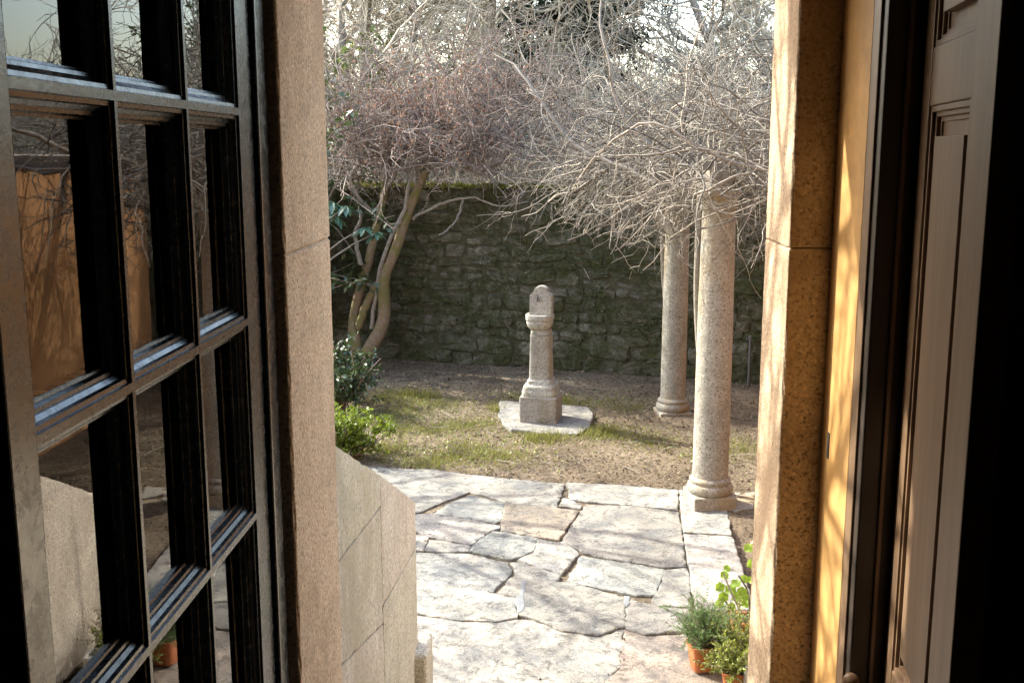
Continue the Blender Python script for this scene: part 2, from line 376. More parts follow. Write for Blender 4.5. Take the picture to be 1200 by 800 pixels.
# ================================================================== PATIO
def A(x, y): return (440 + x / 5, 530 + y / 5)
def B(x, y): return (640 + x / 4.615, 530 + y / 4.615)
def C(x, y): return (480 + x / 5, 660 + y / 5)
def D(x, y): return (660 + x / 5, 660 + y / 5)
flags = [
 [A(-420, 40), A(-60, 80), A(100, 92), A(330, 100), A(550, 128), A(850, 160), A(1105, 183), A(1058, 316), A(985, 310), A(765, 286), A(690, 262), A(556, 228), A(530, 234), A(400, 282), A(250, 345), A(-100, 430), A(-420, 480)],
 [A(556, 250), A(690, 282), A(748, 298), A(732, 395), A(700, 410), A(600, 392), A(345, 352), A(430, 300)],
 [A(765, 300), A(1060, 328), A(1190, 346), A(1070, 512), A(900, 488), A(738, 455), A(750, 380)],
 [A(60, 400), A(250, 362), A(340, 360), A(600, 405), A(722, 428), A(690, 448), A(565, 536), A(320, 490), A(255, 462), A(40, 440)],
 [A(690, 464), A(735, 468), A(945, 506), A(922, 578), A(800, 626), A(560, 578), A(578, 545)],
 [A(962, 512), A(1065, 530), A(1105, 524), A(1186, 592), A(1088, 708), A(838, 634), A(935, 586)],
 [A(320, 508), A(420, 520), A(555, 546), A(545, 572), A(420, 578), A(290, 568)],
 [A(60, 470), A(180, 478), A(308, 496), A(276, 572), A(60, 560)],
 [A(20, 585), A(420, 588), A(550, 592), A(775, 645), A(792, 690), C(572, 70), C(488, 158), C(300, 134), C(60, 90), C(-160, 50)],
 [A(796, 648), A(845, 648), A(1080, 722), A(1062, 752), A(862, 740), A(815, 728), A(830, 700)],
 [B(222, 282), B(450, 287), B(716, 322), B(752, 612), B(640, 616), B(350, 570), B(215, 540), B(110, 490), B(98, 465), B(195, 315)],
 [B(115, 162), B(400, 178), B(708, 203), B(708, 308), B(560, 292), B(230, 264), B(138, 250), B(128, 205)],
 [B(97, 246), B(125, 252), B(190, 288), B(182, 300), B(74, 290)],
 [B(192, 562), B(340, 584), B(634, 632), B(618, 680), D(536, 180), D(430, 182), D(200, 138), D(28, 100)],
 [B(655, 640), B(755, 630), D(730, 84), D(738, 256), D(560, 246), D(526, 216), D(550, 188)],
 [C(598, 92), C(660, 90), C(750, 98), C(865, 114), C(930, 116), C(1195, 190), D(368, 206), D(348, 372), C(1105, 422), C(900, 394), C(730, 322), C(648, 300), C(640, 200), C(525, 172)],
 [C(-160, 70), C(60, 104), C(300, 150), C(470, 176), C(628, 212), C(622, 318), C(500, 338), C(300, 330), C(60, 296), C(-160, 250)],
 [D(384, 212), D(590, 262), D(735, 268), D(745, 402), D(600, 400), D(480, 416), D(364, 372)],
 [C(-200, 262), C(60, 304), C(300, 338), C(500, 346), C(625, 328), C(720, 332), C(900, 402), C(1105, 430), D(350, 382), D(334, 590), D(232, 690), C(800, 690), C(150, 655), C(-200, 640)],
 [D(358, 382), D(480, 424), D(745, 410), D(900, 420), D(940, 700), D(700, 760), D(245, 700), D(345, 596)],
 [C(-200, 648), C(150, 662), C(800, 698), D(240, 708), D(700, 768), D(640, 1050), C(-300, 1050)],
 [A(-860, 20), A(-430, 40), A(-430, 480), A(-860, 470)],
 [A(-860, 480), A(-430, 490), A(30, 446), A(20, 570), A(-860, 600)],
]
patio = kind(bpy.data.objects.new('patio', None), 'structure'); col.objects.link(patio)
random.seed(3)
def ragged(poly, step=.06, amp=.006):
    out = []
    for i in range(len(poly)):
        a, b = poly[i], poly[(i + 1) % len(poly)]; L = (b - a).length; n = max(1, int(L / step)); nrm = Vector((-(b - a).y, (b - a).x, 0)).normalized()
        for k in range(n):
            p = a.lerp(b, k / n); out.append(p + nrm * random.uniform(-amp, amp) * (1 if k else .5))
    return out
def grow(poly, d):
    n = len(poly); ar = sum(poly[i].x * poly[(i + 1) % n].y - poly[(i + 1) % n].x * poly[i].y for i in range(n)); sg = 1 if ar > 0 else -1; out = []
    for i in range(n):
        a, b, c = poly[i - 1], poly[i], poly[(i + 1) % n]; u = (b - a).normalized(); v = (c - b).normalized()
        nn = (Vector((u.y, -u.x, 0)) + Vector((v.y, -v.x, 0))); nn = nn.normalized() if nn.length > .2 else Vector((0, 0, 0)); out.append(b + nn * d * sg)
    return out
for i, poly in enumerate(flags):
    pts = grow([gp(*p) for p in poly], .012); z1 = random.uniform(-.004, .008)
    me = bm_mesh('flagstone', prism_bm(ragged(pts, .035, .008), -.09, z1, .009), False)
    o = link('flagstone', me, M['flag_pink' if i in (2, 19) else 'flag_grey' if i in (1, 8, 4, 13) else 'flag'], patio)
bed = [gp(*p) for p in (A(-880, 25), A(1110, 190), B(720, 212), B(775, 700), D(745, 260), D(960, 700), D(640, 1060), C(-300, 1060), C(-200, 300), A(-880, 600))]
link('joint_bed', bm_mesh('joint_bed', prism_bm(bed, -.12, -.014)), M['soil'], patio)
jr = np.random.default_rng(12); jp = []
for poly in flags[:20]:
    q = [gp(*p) for p in poly]
    for a, b in zip(q, q[1:] + q[:1]):
        n = int((b - a).length * 45); u = jr.uniform(0, 1, (n, 1)); jp.append(np.array(a)[None] * (1 - u) + np.array(b)[None] * u + jr.normal(0, .008, (n, 3)) * np.array([1, 1, 0]))
jp = np.concatenate(jp); hold = np.sin(jp[:, 0] * 5.1 + 1) + np.sin(jp[:, 1] * 4.3) + jr.normal(0, .5, len(jp)) > .2; jp = jp[hold]; jp[:, 2] = jr.uniform(-.012, .003, len(jp))
kind(link('joint_moss', np_mesh('joint_moss', *leaves(jr, jp, jr.uniform(.008, .02, len(jp)), .6, .8)), M['litter'], patio), 'stuff')
# mortar repairs between the slabs
def patch(pts, parent, z=.010):
    pp = ragged([gp(*p) for p in pts], .03, .008); link('mortar_patch', bm_mesh('mortar_patch', prism_bm(pp, -.05, z, .004)), M['mortar_white'], parent)
patch([C(655, 110), C(690, 105), C(672, 190), C(675, 240), C(655, 292), C(632, 300), C(612, 215), C(645, 180)], patio)
patch([D(355, 195), D(395, 200), D(392, 240), D(372, 262), D(352, 235)], patio)
patch([A(675, 432), A(728, 428), A(735, 445), A(700, 452)], patio, .004)

# ================================================================== KERB
kerb = thing('stone_kerb', 'pale granite kerb of two long blocks running from the near column', 'kerb', (0, 0, 0))
kp = [[B(728, 316), B(742, 438), B(1005, 455), B(985, 330), B(980, 250), B(720, 205)], [B(744, 446), B(780, 690), B(800, 860), B(1130, 860), B(1082, 690), B(1008, 463)]]
for p in kp:
    link('kerb_block', bm_mesh('kerb_block', prism_bm(ragged([gp(*q) for q in p], .05, .006), -.44, .012, .010)), M['flag'], kerb)
kb2 = thing('stone_block', 'rough granite block edging the sunken bed beside the near column base', 'block')
q = [gp(*B(1012, 225)), gp(*B(1320, 232)), gp(*B(1320, 330)), gp(*B(1150, 312)), gp(*B(1012, 330))]
link('block', bm_mesh('block', prism_bm(ragged(q, .06, .01), -.43, .02, .02)), M['granite_column'], kb2)
for k, (x0, x1, y0, y1) in enumerate(((1.66, 2.2, 5.35, 5.9), (1.64, 2.25, 4.75, 5.3))):
    pp = ragged([Vector((x0, y0, 0)), Vector((x1, y0 + .05, 0)), Vector((x1, y1, 0)), Vector((x0, y1 - .03, 0))], .08, .012)
    s = link('sunken_slab', bm_mesh('sunken_slab', prism_bm(pp, -.46, -.36, .012)), M['flag'])
    tag(s, ('grey slab in the sunken bed below the rough block', 'grey slab in the sunken bed behind the potted plants')[k], 'slab')

# ================================================================== HOUSE
OW = 0.489; YO, YSL, YSR, YI = 2.30, 1.985, 2.165, 1.88                  # half opening, outer face, stone shoulder, inner wall face
house = thing('house', 'thick house wall with granite door surround framing the open doorway', 'house')
JO = YO + .10
jz = yp(355, 290, 2.15).z
for s, nm in ((-1, 'left'), (1, 'right')):
    x0, x1 = sorted((s * OW, s * .74))
    for (za, zb) in ((.56, jz - .0002), (jz + .0002, 3.02)):
        bm = box_bm(x0, x1, YSL if s < 0 else YSR, JO, za, zb, .005, 2)
        link('jamb_stone', roughen(bm_mesh('jamb_stone', bm), .03, .0016, 26, .001), M['granite_pink'], house)
    a0, a1 = sorted((s * .744, s * 5.5))
    box('wall', (a0, a1, YI, YO, 0, 5.2), M['ochre_wall'], house)
box('lintel_stone', (-.95, .95, YSL, JO + .06, 3.024, 3.36), M['granite_pink'], house, .008)
box('wall', (-.742, .742, YI, YO, 3.364, 5.2), M['ochre_wall'], house)
box('shade_cornice', (-1.05, 1.05, YO + .003, YO + .36, 3.365, 3.47), M['granite_grey'], house, .01)  # unseen; projects so that its shadow falls on the top of the right jamb
box('threshold', (-.742, .742, YI, JO + .02, .56, .80), M['granite_grey'], house, .008)
# ochre lining and timber frame inside the stone shoulder
for s in (-1, 1):
    a0, a1 = sorted((s * .575, s * .742))
    m = M['ochre_lining'] if s > 0 else M['dark_wood']
    box('reveal_lining', (a0, a1, 1.97 if s > 0 else 1.90, (YSL if s < 0 else YSR) - .002, .80, 3.02), m, house)
box('reveal_lining', (-.573, .573, 1.90, YSL - .002, 2.955, 3.02), M['dark_wood'], house)
box('latch_slot', (.5735, .5755, 2.105, 2.118, yp(975, 537, 2.11).z, yp(975, 507, 2.11).z), M['iron'], house)
# the room
def struct(name, b, m): return kind(box(name, b, m), 'structure')
struct('room_floor', (-2.4, 2.4, -3.2, YI - .002, .70, .798), M['room_floor'])
struct('room_ceiling', (-2.4, 2.4, -3.2, YI - .002, 3.5, 3.6), M['room_wall'])
struct('room_wall_left', (-2.5, -2.402, -3.2, YI - .002, .7, 3.6), M['room_wall'])
struct('room_wall_right', (2.402, 2.5, -3.2, YI - .002, .7, 3.6), M['room_wall'])
struct('room_wall_back', (-2.5, 2.5, -3.3, -3.202, .7, 3.6), M['room_wall'])
for s in (-1, 1):
    a0, a1 = sorted((s * .746, s * 2.4)); struct('room_wall_front', (a0, a1, YI - .03, YI - .001, .8, 3.5), M['room_wall'])
struct('room_wall_front', (-.744, .744, YI - .03, YI - .001, 3.03, 3.5), M['room_wall'])

# ------------------------------------------------------------------ timber door frame
dframe = thing('door_frame', 'dark brown timber door frame fixed inside the granite doorway', 'door frame')
for s in (-1, 1):
    a0, a1 = sorted((s * .579, s * .742)); yy = 1.966 if s > 0 else 1.896
    box('frame_post', (a0, a1, 1.90 if s > 0 else 1.83, yy, .80, 2.955), M['dark_wood'], dframe, .004)
    if s > 0:
        box('frame_bead', (.574, .588, 1.925, 1.9665, .80, 2.95), M['brown_wood'], dframe, .003)
        box('frame_bead', (.614, .622, 1.892, 1.899, .80, 2.95), M['brown_wood'], dframe, .002)
box('frame_head', (-.74, .74, 1.83, 1.896, 2.957, 3.02), M['dark_wood'], dframe, .004)

# ------------------------------------------------------------------ glazed door leaf (opened inwards, seen edge on)
LX = -.513; T = .028
door = thing('glazed_door', 'black painted glazed door standing open with small reflecting panes', 'door', (0, 0, 0))
ya, yb = 1.025, 1.80
ys = [ya, ya + (yb - ya) / 3, ya + 2 * (yb - ya) / 3, yb]
z1 = yp(288, 131, 1.80).z; z2 = yp(296, 378, 1.80).z; z3 = yp(306, 604, 1.80).z
dz = (z1 - z3) / 2; zs = [z1 + dz, z1, (z2 + (z1 + z3) / 2) / 2, z3, z3 - dz]
HB = .020
prof = [(0, .0045), (.004, .0055), (.005, .0095), (.011, .0105), (.015, .0145), (.018, .0150), (.019, .0185), (.027, .0200), (T, .0225)]
def bar(name, p0, p1, axis, half=1.0, one=0, parent=door, mat='black_paint', X=LX):
    """moulded glazing bar; profile towards the room (+X) front, glass at depth T"""
    if one == 0: pts = [(d, -h * half) for d, h in reversed(prof)] + [(d, h * half) for d, h in prof]
    else: pts = [(T, 0.0), (0.0, 0.0)] + [(d, (h - .0045) * one) for d, h in prof]
    pts = pts + [(.046, pts[-1][1]), (.046, pts[0][1])]
    bm = bmesh.new(); rings = []
    for end in (p0, p1):
        ring = []
        for d, h in pts:
            if axis == 'y': ring.append(bm.verts.new((X - d, end[0], end[1] + h)))
            else: ring.append(bm.verts.new((X - d, end[0] + h, end[1])))
        rings.append(ring)
    n = len(pts)
    for i in range(n): bm.faces.new((rings[0][i], rings[0][(i + 1) % n], rings[1][(i + 1) % n], rings[1][i]))
    bm.faces.new(rings[0][::-1]); bm.faces.new(rings[1])
    return link(name, bm_mesh(name, bm), M[mat], parent)
box('free_stile', (LX - .05, LX + .002, .968, ya, .815, 2.945), M['black_paint'], door, .003)
box('hinge_stile', (LX - .05, LX - .006, yb, 1.905, .815, 2.945), M['black_paint'], door, .003)
box('stile_edge', (LX - .052, LX + .004, 1.908, 1.968, .815, 2.945), M['black_paint'], door, .006, 3)
box('bottom_rail', (LX - .049, LX, ya + .001, yb - .001, .816, zs[-1]), M['black_paint'], door, .003)
box('top_rail', (LX - .049, LX, ya + .001, yb - .001, zs[0], 2.944), M['black_paint'], door, .003)
for z in zs[1:-1]: bar('glazing_bar', (ya, z), (yb, z), 'y', half=1.3)
for z in (zs[0], zs[-1]): bar('glazing_bead', (ya, z), (yb, z), 'y', one=(-1 if z == zs[0] else 1))
for y in ys[1:-1]:
    for k in range(4): bar('glazing_bar', (y, zs[k + 1] + .0058), (y, zs[k] - .0058), 'z')
for y, o in ((ya, 1), (yb, -1)):
    for k in range(4): bar('glazing_bead', (y, zs[k + 1] + .0045), (y, zs[k] - .0045), 'z', one=o)
random.seed(11)
for i in range(3):
    for k in range(4):
        tw = random.uniform(-.0012, .0012); tv = random.uniform(-.0012, .0012)
        y0, y1, za, zb = ys[i] + .012, ys[i + 1] - .012, zs[k + 1] + .012, zs[k] - .012
        bm = box_bm(LX - T - .006, LX - T - .002, y0, y1, za, zb)
        for v in bm.verts: v.co.x += tw * ((v.co.y - y0) / (y1 - y0) - .5) + tv * ((v.co.z - za) / (zb - za) - .5)
        link('pane', bm_mesh('pane', bm), M['glass'], door)
for z in (1.1, 2.7):
    link('hinge', lathe([(.001, 0), (.008, 0), (.008, .10), (.001, .10)], 12), M['iron'], door).location = (LX - .058, 1.86, z)

# ------------------------------------------------------------------ panelled shutter leaf on the right
hx, hy = .640, 1.885; vdir = Vector((-.127, -.992, 0)).normalized()
rz = math.atan2(vdir.y, vdir.x)
shut = thing('panelled_shutter', 'brown panelled wooden shutter leaf standing open inside the doorway', 'shutter', (hx, hy, .81), rz)
# local: x along leaf from hinge to free edge, face towards the opening is local -y ... find side
def s_of(px, py): # hit of a pixel ray with the leaf plane -> (s, z local)
    d = ray(px, py); n = Vector((vdir.y, -vdir.x, 0)); t = (Vector((hx, hy, 0)).dot(n)) / d.dot(n); p = d * t
    return (p - Vector((hx, hy, 0))).dot(vdir), p.z + EYE - .81
side = Vector((vdir.y, -vdir.x, 0))                        # candidate face normal
sgn = -1.0 if side.x > 0 else 1.0                          # local y of the face seen: local +y = (-vdir.y, vdir.x)
ly = Vector((-vdir.y, vdir.x, 0)); fs = 1.0 if ly.x < 0 else -1.0
WL = s_of(1143, 400)[0]; HL = 2.12
sa = s_of(1070, 400)[0]; sb = s_of(1116, 400)[0]
zr1 = s_of(1110, 49)[1]; zr0 = s_of(1108, 121)[1]; zb0 = s_of(1042, 778)[1]
def sbox(name, x0, x1, d0, d1, z0, z1, mat, parent=shut, bev=.0025):
    y0, y1 = sorted((-fs * d0, -fs * d1)); return box(name, (x0, x1, y0, y1, z0, z1), M[mat], parent, bev)
sbox('hinge_stile', 0, sa, 0, .042, 0, HL, 'brown_wood')
sbox('free_stile', sb, WL, 0, .042, 0, HL, 'brown_wood')
sbox('rail', sa + .001, sb - .001, .001, .041, zr0, zr1, 'brown_wood')
sbox('rail', sa + .001, sb - .001, .001, .041, zb0 - .16, zb0, 'brown_wood')
sbox('rail', sa + .001, sb - .001, .001, .041, 0, .10, 'brown_wood')
sbox('rail', sa + .001, sb - .001, .001, .041, HL - .10, HL, 'brown_wood')
for (z0, z1) in ((zb0, zr0), (zr1, HL - .10), (.10, zb0 - .16)):
    p = sbox('panel', sa + .001, sb - .001, .020, .034, z0, z1, 'brown_wood', bev=0)
    sbox('raised_field', sa + .045, sb - .032, .003, .022, z0 + .05, z1 - .05, 'brown_wood', p, .0012)
    for k, (d, wdt) in enumerate(((.004, .010), (.010, .018), (.016, .026))):
        for (x0, x1, za, zb) in ((sa + .0012, sa + wdt, z0, z1), (sb - wdt, sb - .0012, z0, z1), (sa + wdt, sb - wdt, z0 + .0005, z0 + wdt), (sa + wdt, sb - wdt, z1 - wdt, z1 - .0005)):
            sbox('moulding', x0, x1, d + .0003 * k, .0195, za, zb, 'brown_wood', p, .0012)
kn = yp(1003, 800, 1.86)
hg = thing('door_knob', 'rounded brown knob projecting low beside the shutter hinge', 'knob', (kn.x, kn.y + .02, kn.z - .005))
prf = [(.002, -.050), (.010, -.048), (.011, -.02), (.009, 0), (.010, .006), (.014, .010), (.016, .018), (.014, .026), (.008, .030), (.001, .031)]
k = link('knob', lathe(prf, 20), M['hinge'], hg); k.rotation_euler = (R(70), 0, R(-25))

# ================================================================== STEPS AND PARAPETS
stairs = thing('stone_steps', 'granite steps leading down from the doorway to the paved patio', 'steps')
y = JO + .02
box('landing', (-OW, 1.115, y + .002, 2.76, .0, .795), M['granite_grey'], stairs, .008)
for k in range(4):
    box('step', (-OW, 1.115, 2.762 + .30 * k, 2.76 + .30 * (k + 1), -.05, .64 - .16 * k), M['granite_grey'], stairs, .008)
def parapet(s, name, label):
    t = thing(name, label, 'parapet')
    iw = OW if s < 0 else 1.12
    X0 = s * (iw + .003); X1 = s * (iw + .30); Xa, Xb = min(X0, X1), max(X0, X1)
    pa, pb, pc = xp(388, 517, -OW), xp(447, 556, -OW), xp(488, 588, -OW)
    yA, yB, yC = (JO if s < 0 else YO) + .003, pb.y, pc.y; f = (pa.z - pb.z) / (pb.y - pa.y); zA = pb.z + f * (pb.y - yA); zB, zC = pb.z, pc.z
    def slab(y0, y1, h0, h1, nm='slab'):
        bm = bmesh.new()
        q = [(y0, 0), (y1, 0), (y1, h1), (y0, h0)]
        a = [bm.verts.new((Xa, *p)) for p in q]; b = [bm.verts.new((Xb, *p)) for p in q]
        bm.faces.new(a); bm.faces.new(b[::-1])
        for i in range(4): bm.faces.new((a[i], b[i], b[(i + 1) % 4], a[(i + 1) % 4]))
        bmesh.ops.bevel(bm, geom=[e for e in bm.edges], offset=.008, segments=2, affect='EDGES')
        return link(nm, bm_mesh(nm, bm), M['granite_parapet'], t)
    # each slab is cut by a sloping bed joint as in the photograph
    def clip(poly, a, b, keep):
        nx, ny = -(b[1] - a[1]), b[0] - a[0]; L = math.hypot(nx, ny); nx, ny = nx / L * keep, ny / L * keep
        f = lambda p: (p[0] - a[0]) * nx + (p[1] - a[1]) * ny - .0004
        out = []
        for i in range(len(poly)):
            p, q = poly[i], poly[(i + 1) % len(poly)]; u, v = f(p), f(q)
            if u >= 0: out.append(p)
            if u * v < 0: t_ = u / (u - v); out.append((p[0] + (q[0] - p[0]) * t_, p[1] + (q[1] - p[1]) * t_))
        return out
    def block(poly):
        if len(poly) < 3: return
        bm = bmesh.new(); a = [bm.verts.new((Xa, *p)) for p in poly]; b = [bm.verts.new((Xb, *p)) for p in poly]
        bm.faces.new(a); bm.faces.new(b[::-1]); n = len(poly)
        for i in range(n): bm.faces.new((a[i], b[i], b[(i + 1) % n], a[(i + 1) % n]))
        bmesh.ops.bevel(bm, geom=bm.edges[:], offset=.0018, segments=2, affect='EDGES')
        link('slab', roughen(bm_mesh('slab', bm), .045, .003, 20), M['granite_parapet'], t)
    yz = lambda px, py: xp(px, py, -OW).yz[:]
    if s > 0: yC = 5.2; zC = .63; yB = 3.7; zB = 1.35; zA = 2.0
    q1 = [(yA, 0), (yB - .0006, 0), (yB - .0006, zB), (yA, zA)]; q2 = [(yB + .0006, 0), (yC, 0), (yC, zC), (yB + .0006, zB)]
    if s < 0:
        l1 = (yz(397, 660), yz(443.6, 598.5)); l3 = (yz(385, 796), yz(420, 761)); l2 = (yz(447.5, 715), yz(489, 641))
        up = clip(q1, *l1, 1); mid = clip(q1, *l1, -1); block(up); block(clip(mid, *l3, 1)); block(clip(mid, *l3, -1)); block(clip(q2, *l2, 1)); block(clip(q2, *l2, -1))
    else: block(q1); block(q2)
    # plinth block at the foot
    zt = xp(497, 762, -OW + .03).z
    xa, xb = sorted((s * (iw - .045 * (s < 0)), s * (iw + .34)))
    bm = box_bm(xa, xb, yC - .12, yC + .09, 0, zt, .012); 
    link('foot_block', roughen(bm_mesh('foot_block', bm), .04, .005, 16), M['granite_parapet'], t)
    return (yA, yB, yC, zA, zB, zC)
PAR = parapet(-1, 'stair_parapet', 'sloping granite parapet whose inner face shows slanting joints beside the patio')
parapet(1, 'stair_parapet', 'sloping granite parapet mirrored in the glazed door panes')

# ================================================================== COLUMNS
def column(px, py, top, r, label, plinth):
    b = gp(px, py); t = thing('stone_column', label, 'column', (b.x, b.y, 0), R(8), 'columns carrying the bare vine')
    z0 = 0.0
    if plinth:
        box('plinth', (-.148, .148, -.148, .148, -.02, .10), M['granite_column'], t, .012); z0 = .10
    else:
        box('plinth', (-.15, .15, -.15, .15, -.02, .035), M['granite_column'], t, .012); z0 = .035
    link('base', lathe([(.11, z0), (.142, z0 + .002), (.155, z0 + .02), (.157, z0 + .04), (.150, z0 + .062), (.136, z0 + .070), (.136, z0 + .080), (.142, z0 + .087), (.140, z0 + .100), (.126, z0 + .112), (.11, z0 + .125)], 40, wear=.006), M['granite_column'], t)
    prof = [(r * (1.02 - .10 * k / 12 + .02 * math.sin(k / 12 * math.pi)), z0 + .115 + (top - z0 - .2) * k / 12) for k in range(13)]
    link('shaft', lathe(prof, 40, wear=.006), M['granite_column'], t)
    zt = prof[-1][1] - .005; rr = prof[-1][0]
    link('capital', lathe([(rr * .9, zt), (rr + .014, zt + .003), (rr + .016, zt + .02), (rr + .004, zt + .03), (rr + .006, zt + .06), (rr + .03, zt + .085), (rr + .03, zt + .12), (.05, zt + .121)], 40, wear=.006), M['granite_column'], t)
    return b, zt + .12
c1, ct1 = column(831, 592, 2.12, .119, 'nearer round granite column on a square plinth at the patio corner', True)
c2, ct2 = column(788, 484, 2.12, .114, 'farther round granite column standing on the bare soil', False)
# pergola beams hidden in the vine
cd = (c2 - c1).normalized()
perg = thing('pergola_beam', 'weathered pergola beam resting on both columns inside the vine', 'beam')
def beam(name, a, b, h, wd2, mat, parent):
    d = (b - a).normalized(); n = Vector((-d.y, d.x, 0)) * wd2 / 2; bm = bmesh.new(); q = []
    for p in (a, b):
        for s, u in ((-1, 0), (1, 0), (1, h), (-1, h)): q.append(bm.verts.new(p + n * s + Vector((0, 0, u))))
    for f in ((0, 1, 2, 3), (7, 6, 5, 4), (0, 4, 5, 1), (1, 5, 6, 2), (2, 6, 7, 3), (3, 7, 4, 0)): bm.faces.new([q[i] for i in f])
    return link(name, bm_mesh(name, bm), mat, parent)
beam('beam', Vector((*(c1 - cd * .12).xy, ct1)), Vector((*(c2 + cd * .4).xy, ct1)), .13, .13, M['bark_grey'], perg)
for k, u in enumerate((0.0, 1.0, 2.0, 3.0)):
    a = c1 + cd * (u * (c2 - c1).length / 3); a = Vector((a.x - .12, a.y, ct1 + .132)); bb = Vector((2.88, a.y - .1, ct1 + .132))
    t = beam('pergola_rafter', a, bb, .09, .08, M['bark_grey'], None)
    tag(t, ('thin rafter above the nearer column inside the vine', 'second pergola rafter counted from the nearer column', 'third pergola rafter counted from the nearer column', 'thin rafter above the farther column inside the vine')[k], 'rafter', 'pergola rafters')

# ================================================================== PEDESTAL
pb = gp(634, 496)
slabs = [[(586, 474), (612, 476), (690, 482), (694, 488), (692, 506), (676, 514), (640, 513), (600, 508), (590, 502), (584, 492)]]
sl = link('pedestal_slab', bm_mesh('pedestal_slab', prism_bm(ragged([gp(*p) for p in slabs[0]], .08, .012), -.05, .045, .012)), M['flag'])
tag(sl, 'irregular flat stone slab lying on the lawn under the carved pedestal', 'slab')
ped = thing('stone_pedestal', 'carved granite pedestal with round topped slab and small basin', 'pedestal', (pb.x, pb.y, .045), R(-10)); ped.scale = (1, 1, .94)
gm = M['granite_pedestal']
link('plinth', roughen(bm_mesh('plinth', box_bm(-.166, .166, -.166, .166, -.03, .246, .010)), .04, .004, 18), gm, ped)
link('base_moulding', lathe([(.146, .244), (.156, .248), (.158, .285), (.147, .305), (.149, .318), (.143, .338), (.122, .352), (.117, .358), (.115, .385), (.100, .40)], 48, 6, wear=.008), gm, ped)
link('shaft', lathe([(.096, .39), (.098, .41), (.091, .81), (.093, .815)], 40, 7, wear=.008), gm, ped)
link('neck', lathe([(.088, .818), (.090, .83), (.088, .855), (.080, .87)], 40, 4, wear=.008), gm, ped)
bw = link('basin', lathe([(.080, .868), (.092, .880), (.110, .905), (.116, .94), (.110, .955), (.120, .962), (.123, 1.005), (.118, 1.012), (.098, 1.012), (.090, .985), (.02, .975)], 48, 3, wear=.008), gm, ped)
bw.location = (-.012, -.012, 0)
# upright slab: shouldered round top
outl = [(-.100, .99), (-.100, 1.185), (-.090, 1.20), (-.076, 1.205)] + [(-.066 * math.cos(a), 1.215 + .062 * math.sin(a)) for a in [math.pi * k / 12 for k in range(13)]] + [(.076, 1.205), (.090, 1.20), (.100, 1.185), (.100, .99)]
bm = bmesh.new(); fr = [bm.verts.new((x, -.05, z)) for x, z in outl]; bk = [bm.verts.new((x, .055, z)) for x, z in outl]
bm.faces.new(fr); bm.faces.new(bk[::-1])
for i in range(len(outl)): bm.faces.new((fr[i], bk[i], bk[(i + 1) % len(outl)], fr[(i + 1) % len(outl)]))
bmesh.ops.bevel(bm, geom=[e for e in bm.edges if abs(e.verts[0].co.y - e.verts[1].co.y) < 1e-6], offset=.006, segments=2, affect='EDGES')
link('upright_slab', roughen(bm_mesh('upright_slab', bm), .03, .003, 20), gm, ped)
bm = bmesh.new(); q = [bm.verts.new(p) for p in ((-.03, -.045, 1.135), (-.03, -.115, 1.135), (-.03, -.048, 1.195), (-.025, -.045, 1.135), (-.025, -.115, 1.135), (-.025, -.048, 1.195))]
for f in ((0, 1, 2), (5, 4, 3), (0, 3, 4, 1), (1, 4, 5, 2), (2, 5, 3, 0)): bm.faces.new([q[i] for i in f])
g = link('metal_fin', bm_mesh('metal_fin', bm), M['iron'], ped); g['label'] = 'small dark triangular metal fin'

# ================================================================== GARDEN WALL
gw = thing('garden_wall', 'tall mossy rubble stone wall closing the garden', 'wall', (WA.x, WA.y, 0), math.atan2(wd.y, wd.x))
WH = 2.0; L0, L1 = -9.0, 7.5
link('core', bm_mesh('core', box_bm(L0, L1, .026, .42, -.2, WH)), M['mortar'], gw)
random.seed(5); vari = []
def stone_mesh(i):
    rr = random.Random(100 + i); n = 12; ol = []
    for k in range(n):
        a = 2 * math.pi * (k + .5) / n; c, s = math.cos(a), math.sin(a); p = 7.0
        q = (abs(c) ** p + abs(s) ** p) ** (-1 / p) * rr.uniform(.86, 1.03); ol.append((.5 * q * c, .5 * q * s))
    V = [(x, .55, z) for x, z in ol] + [(x * .98, -.22 + rr.uniform(-.1, .1), z * .98) for x, z in ol] + [(x * .88, -.42 + rr.uniform(-.16, .16), z * .84) for x, z in ol] + [(rr.uniform(-.15, .15), -.46, rr.uniform(-.15, .15))]
    F = []
    for j in range(2):
        for k in range(n): a, b = j * n + k, j * n + (k + 1) % n; F.append((a, b, b + n, a + n))
    for k in range(n): F.append((2 * n + k, 2 * n + (k + 1) % n, 3 * n))
    me = bpy.data.meshes.new('stone'); me.from_pydata(V, [], F); me.update()
    me.materials.append(M['wallstone']); return me
vari = [stone_mesh(i) for i in range(14)]
spots = []; z = 0.0
while z < WH - .04:
    h = random.choice((.07, .09, .11, .13, .15, .18, .21)); h = min(h, WH - z); x = L0
    while x < L1:
        wdt = random.uniform(.14, .42) * (1.15 if h > .12 else .9)
        if h > .15 and random.random() < .3:      # two small stones on each other
            k = random.uniform(.4, .6); spots.append((x + wdt / 2, z + h * k / 2, wdt, h * k)); spots.append((x + wdt / 2, z + h * (k + 1) / 2, wdt, h * (1 - k)))
        else: spots.append((x + wdt / 2, z + h / 2, wdt, h))
        x += wdt
    z += h
def inview(s): return -1.25 < s[0] < 4.35
sp = sorted([s for s in spots if inview(s)], key=lambda s: -s[2] * s[3]); rest = [s for s in spots if not inview(s)] + sp[298:]
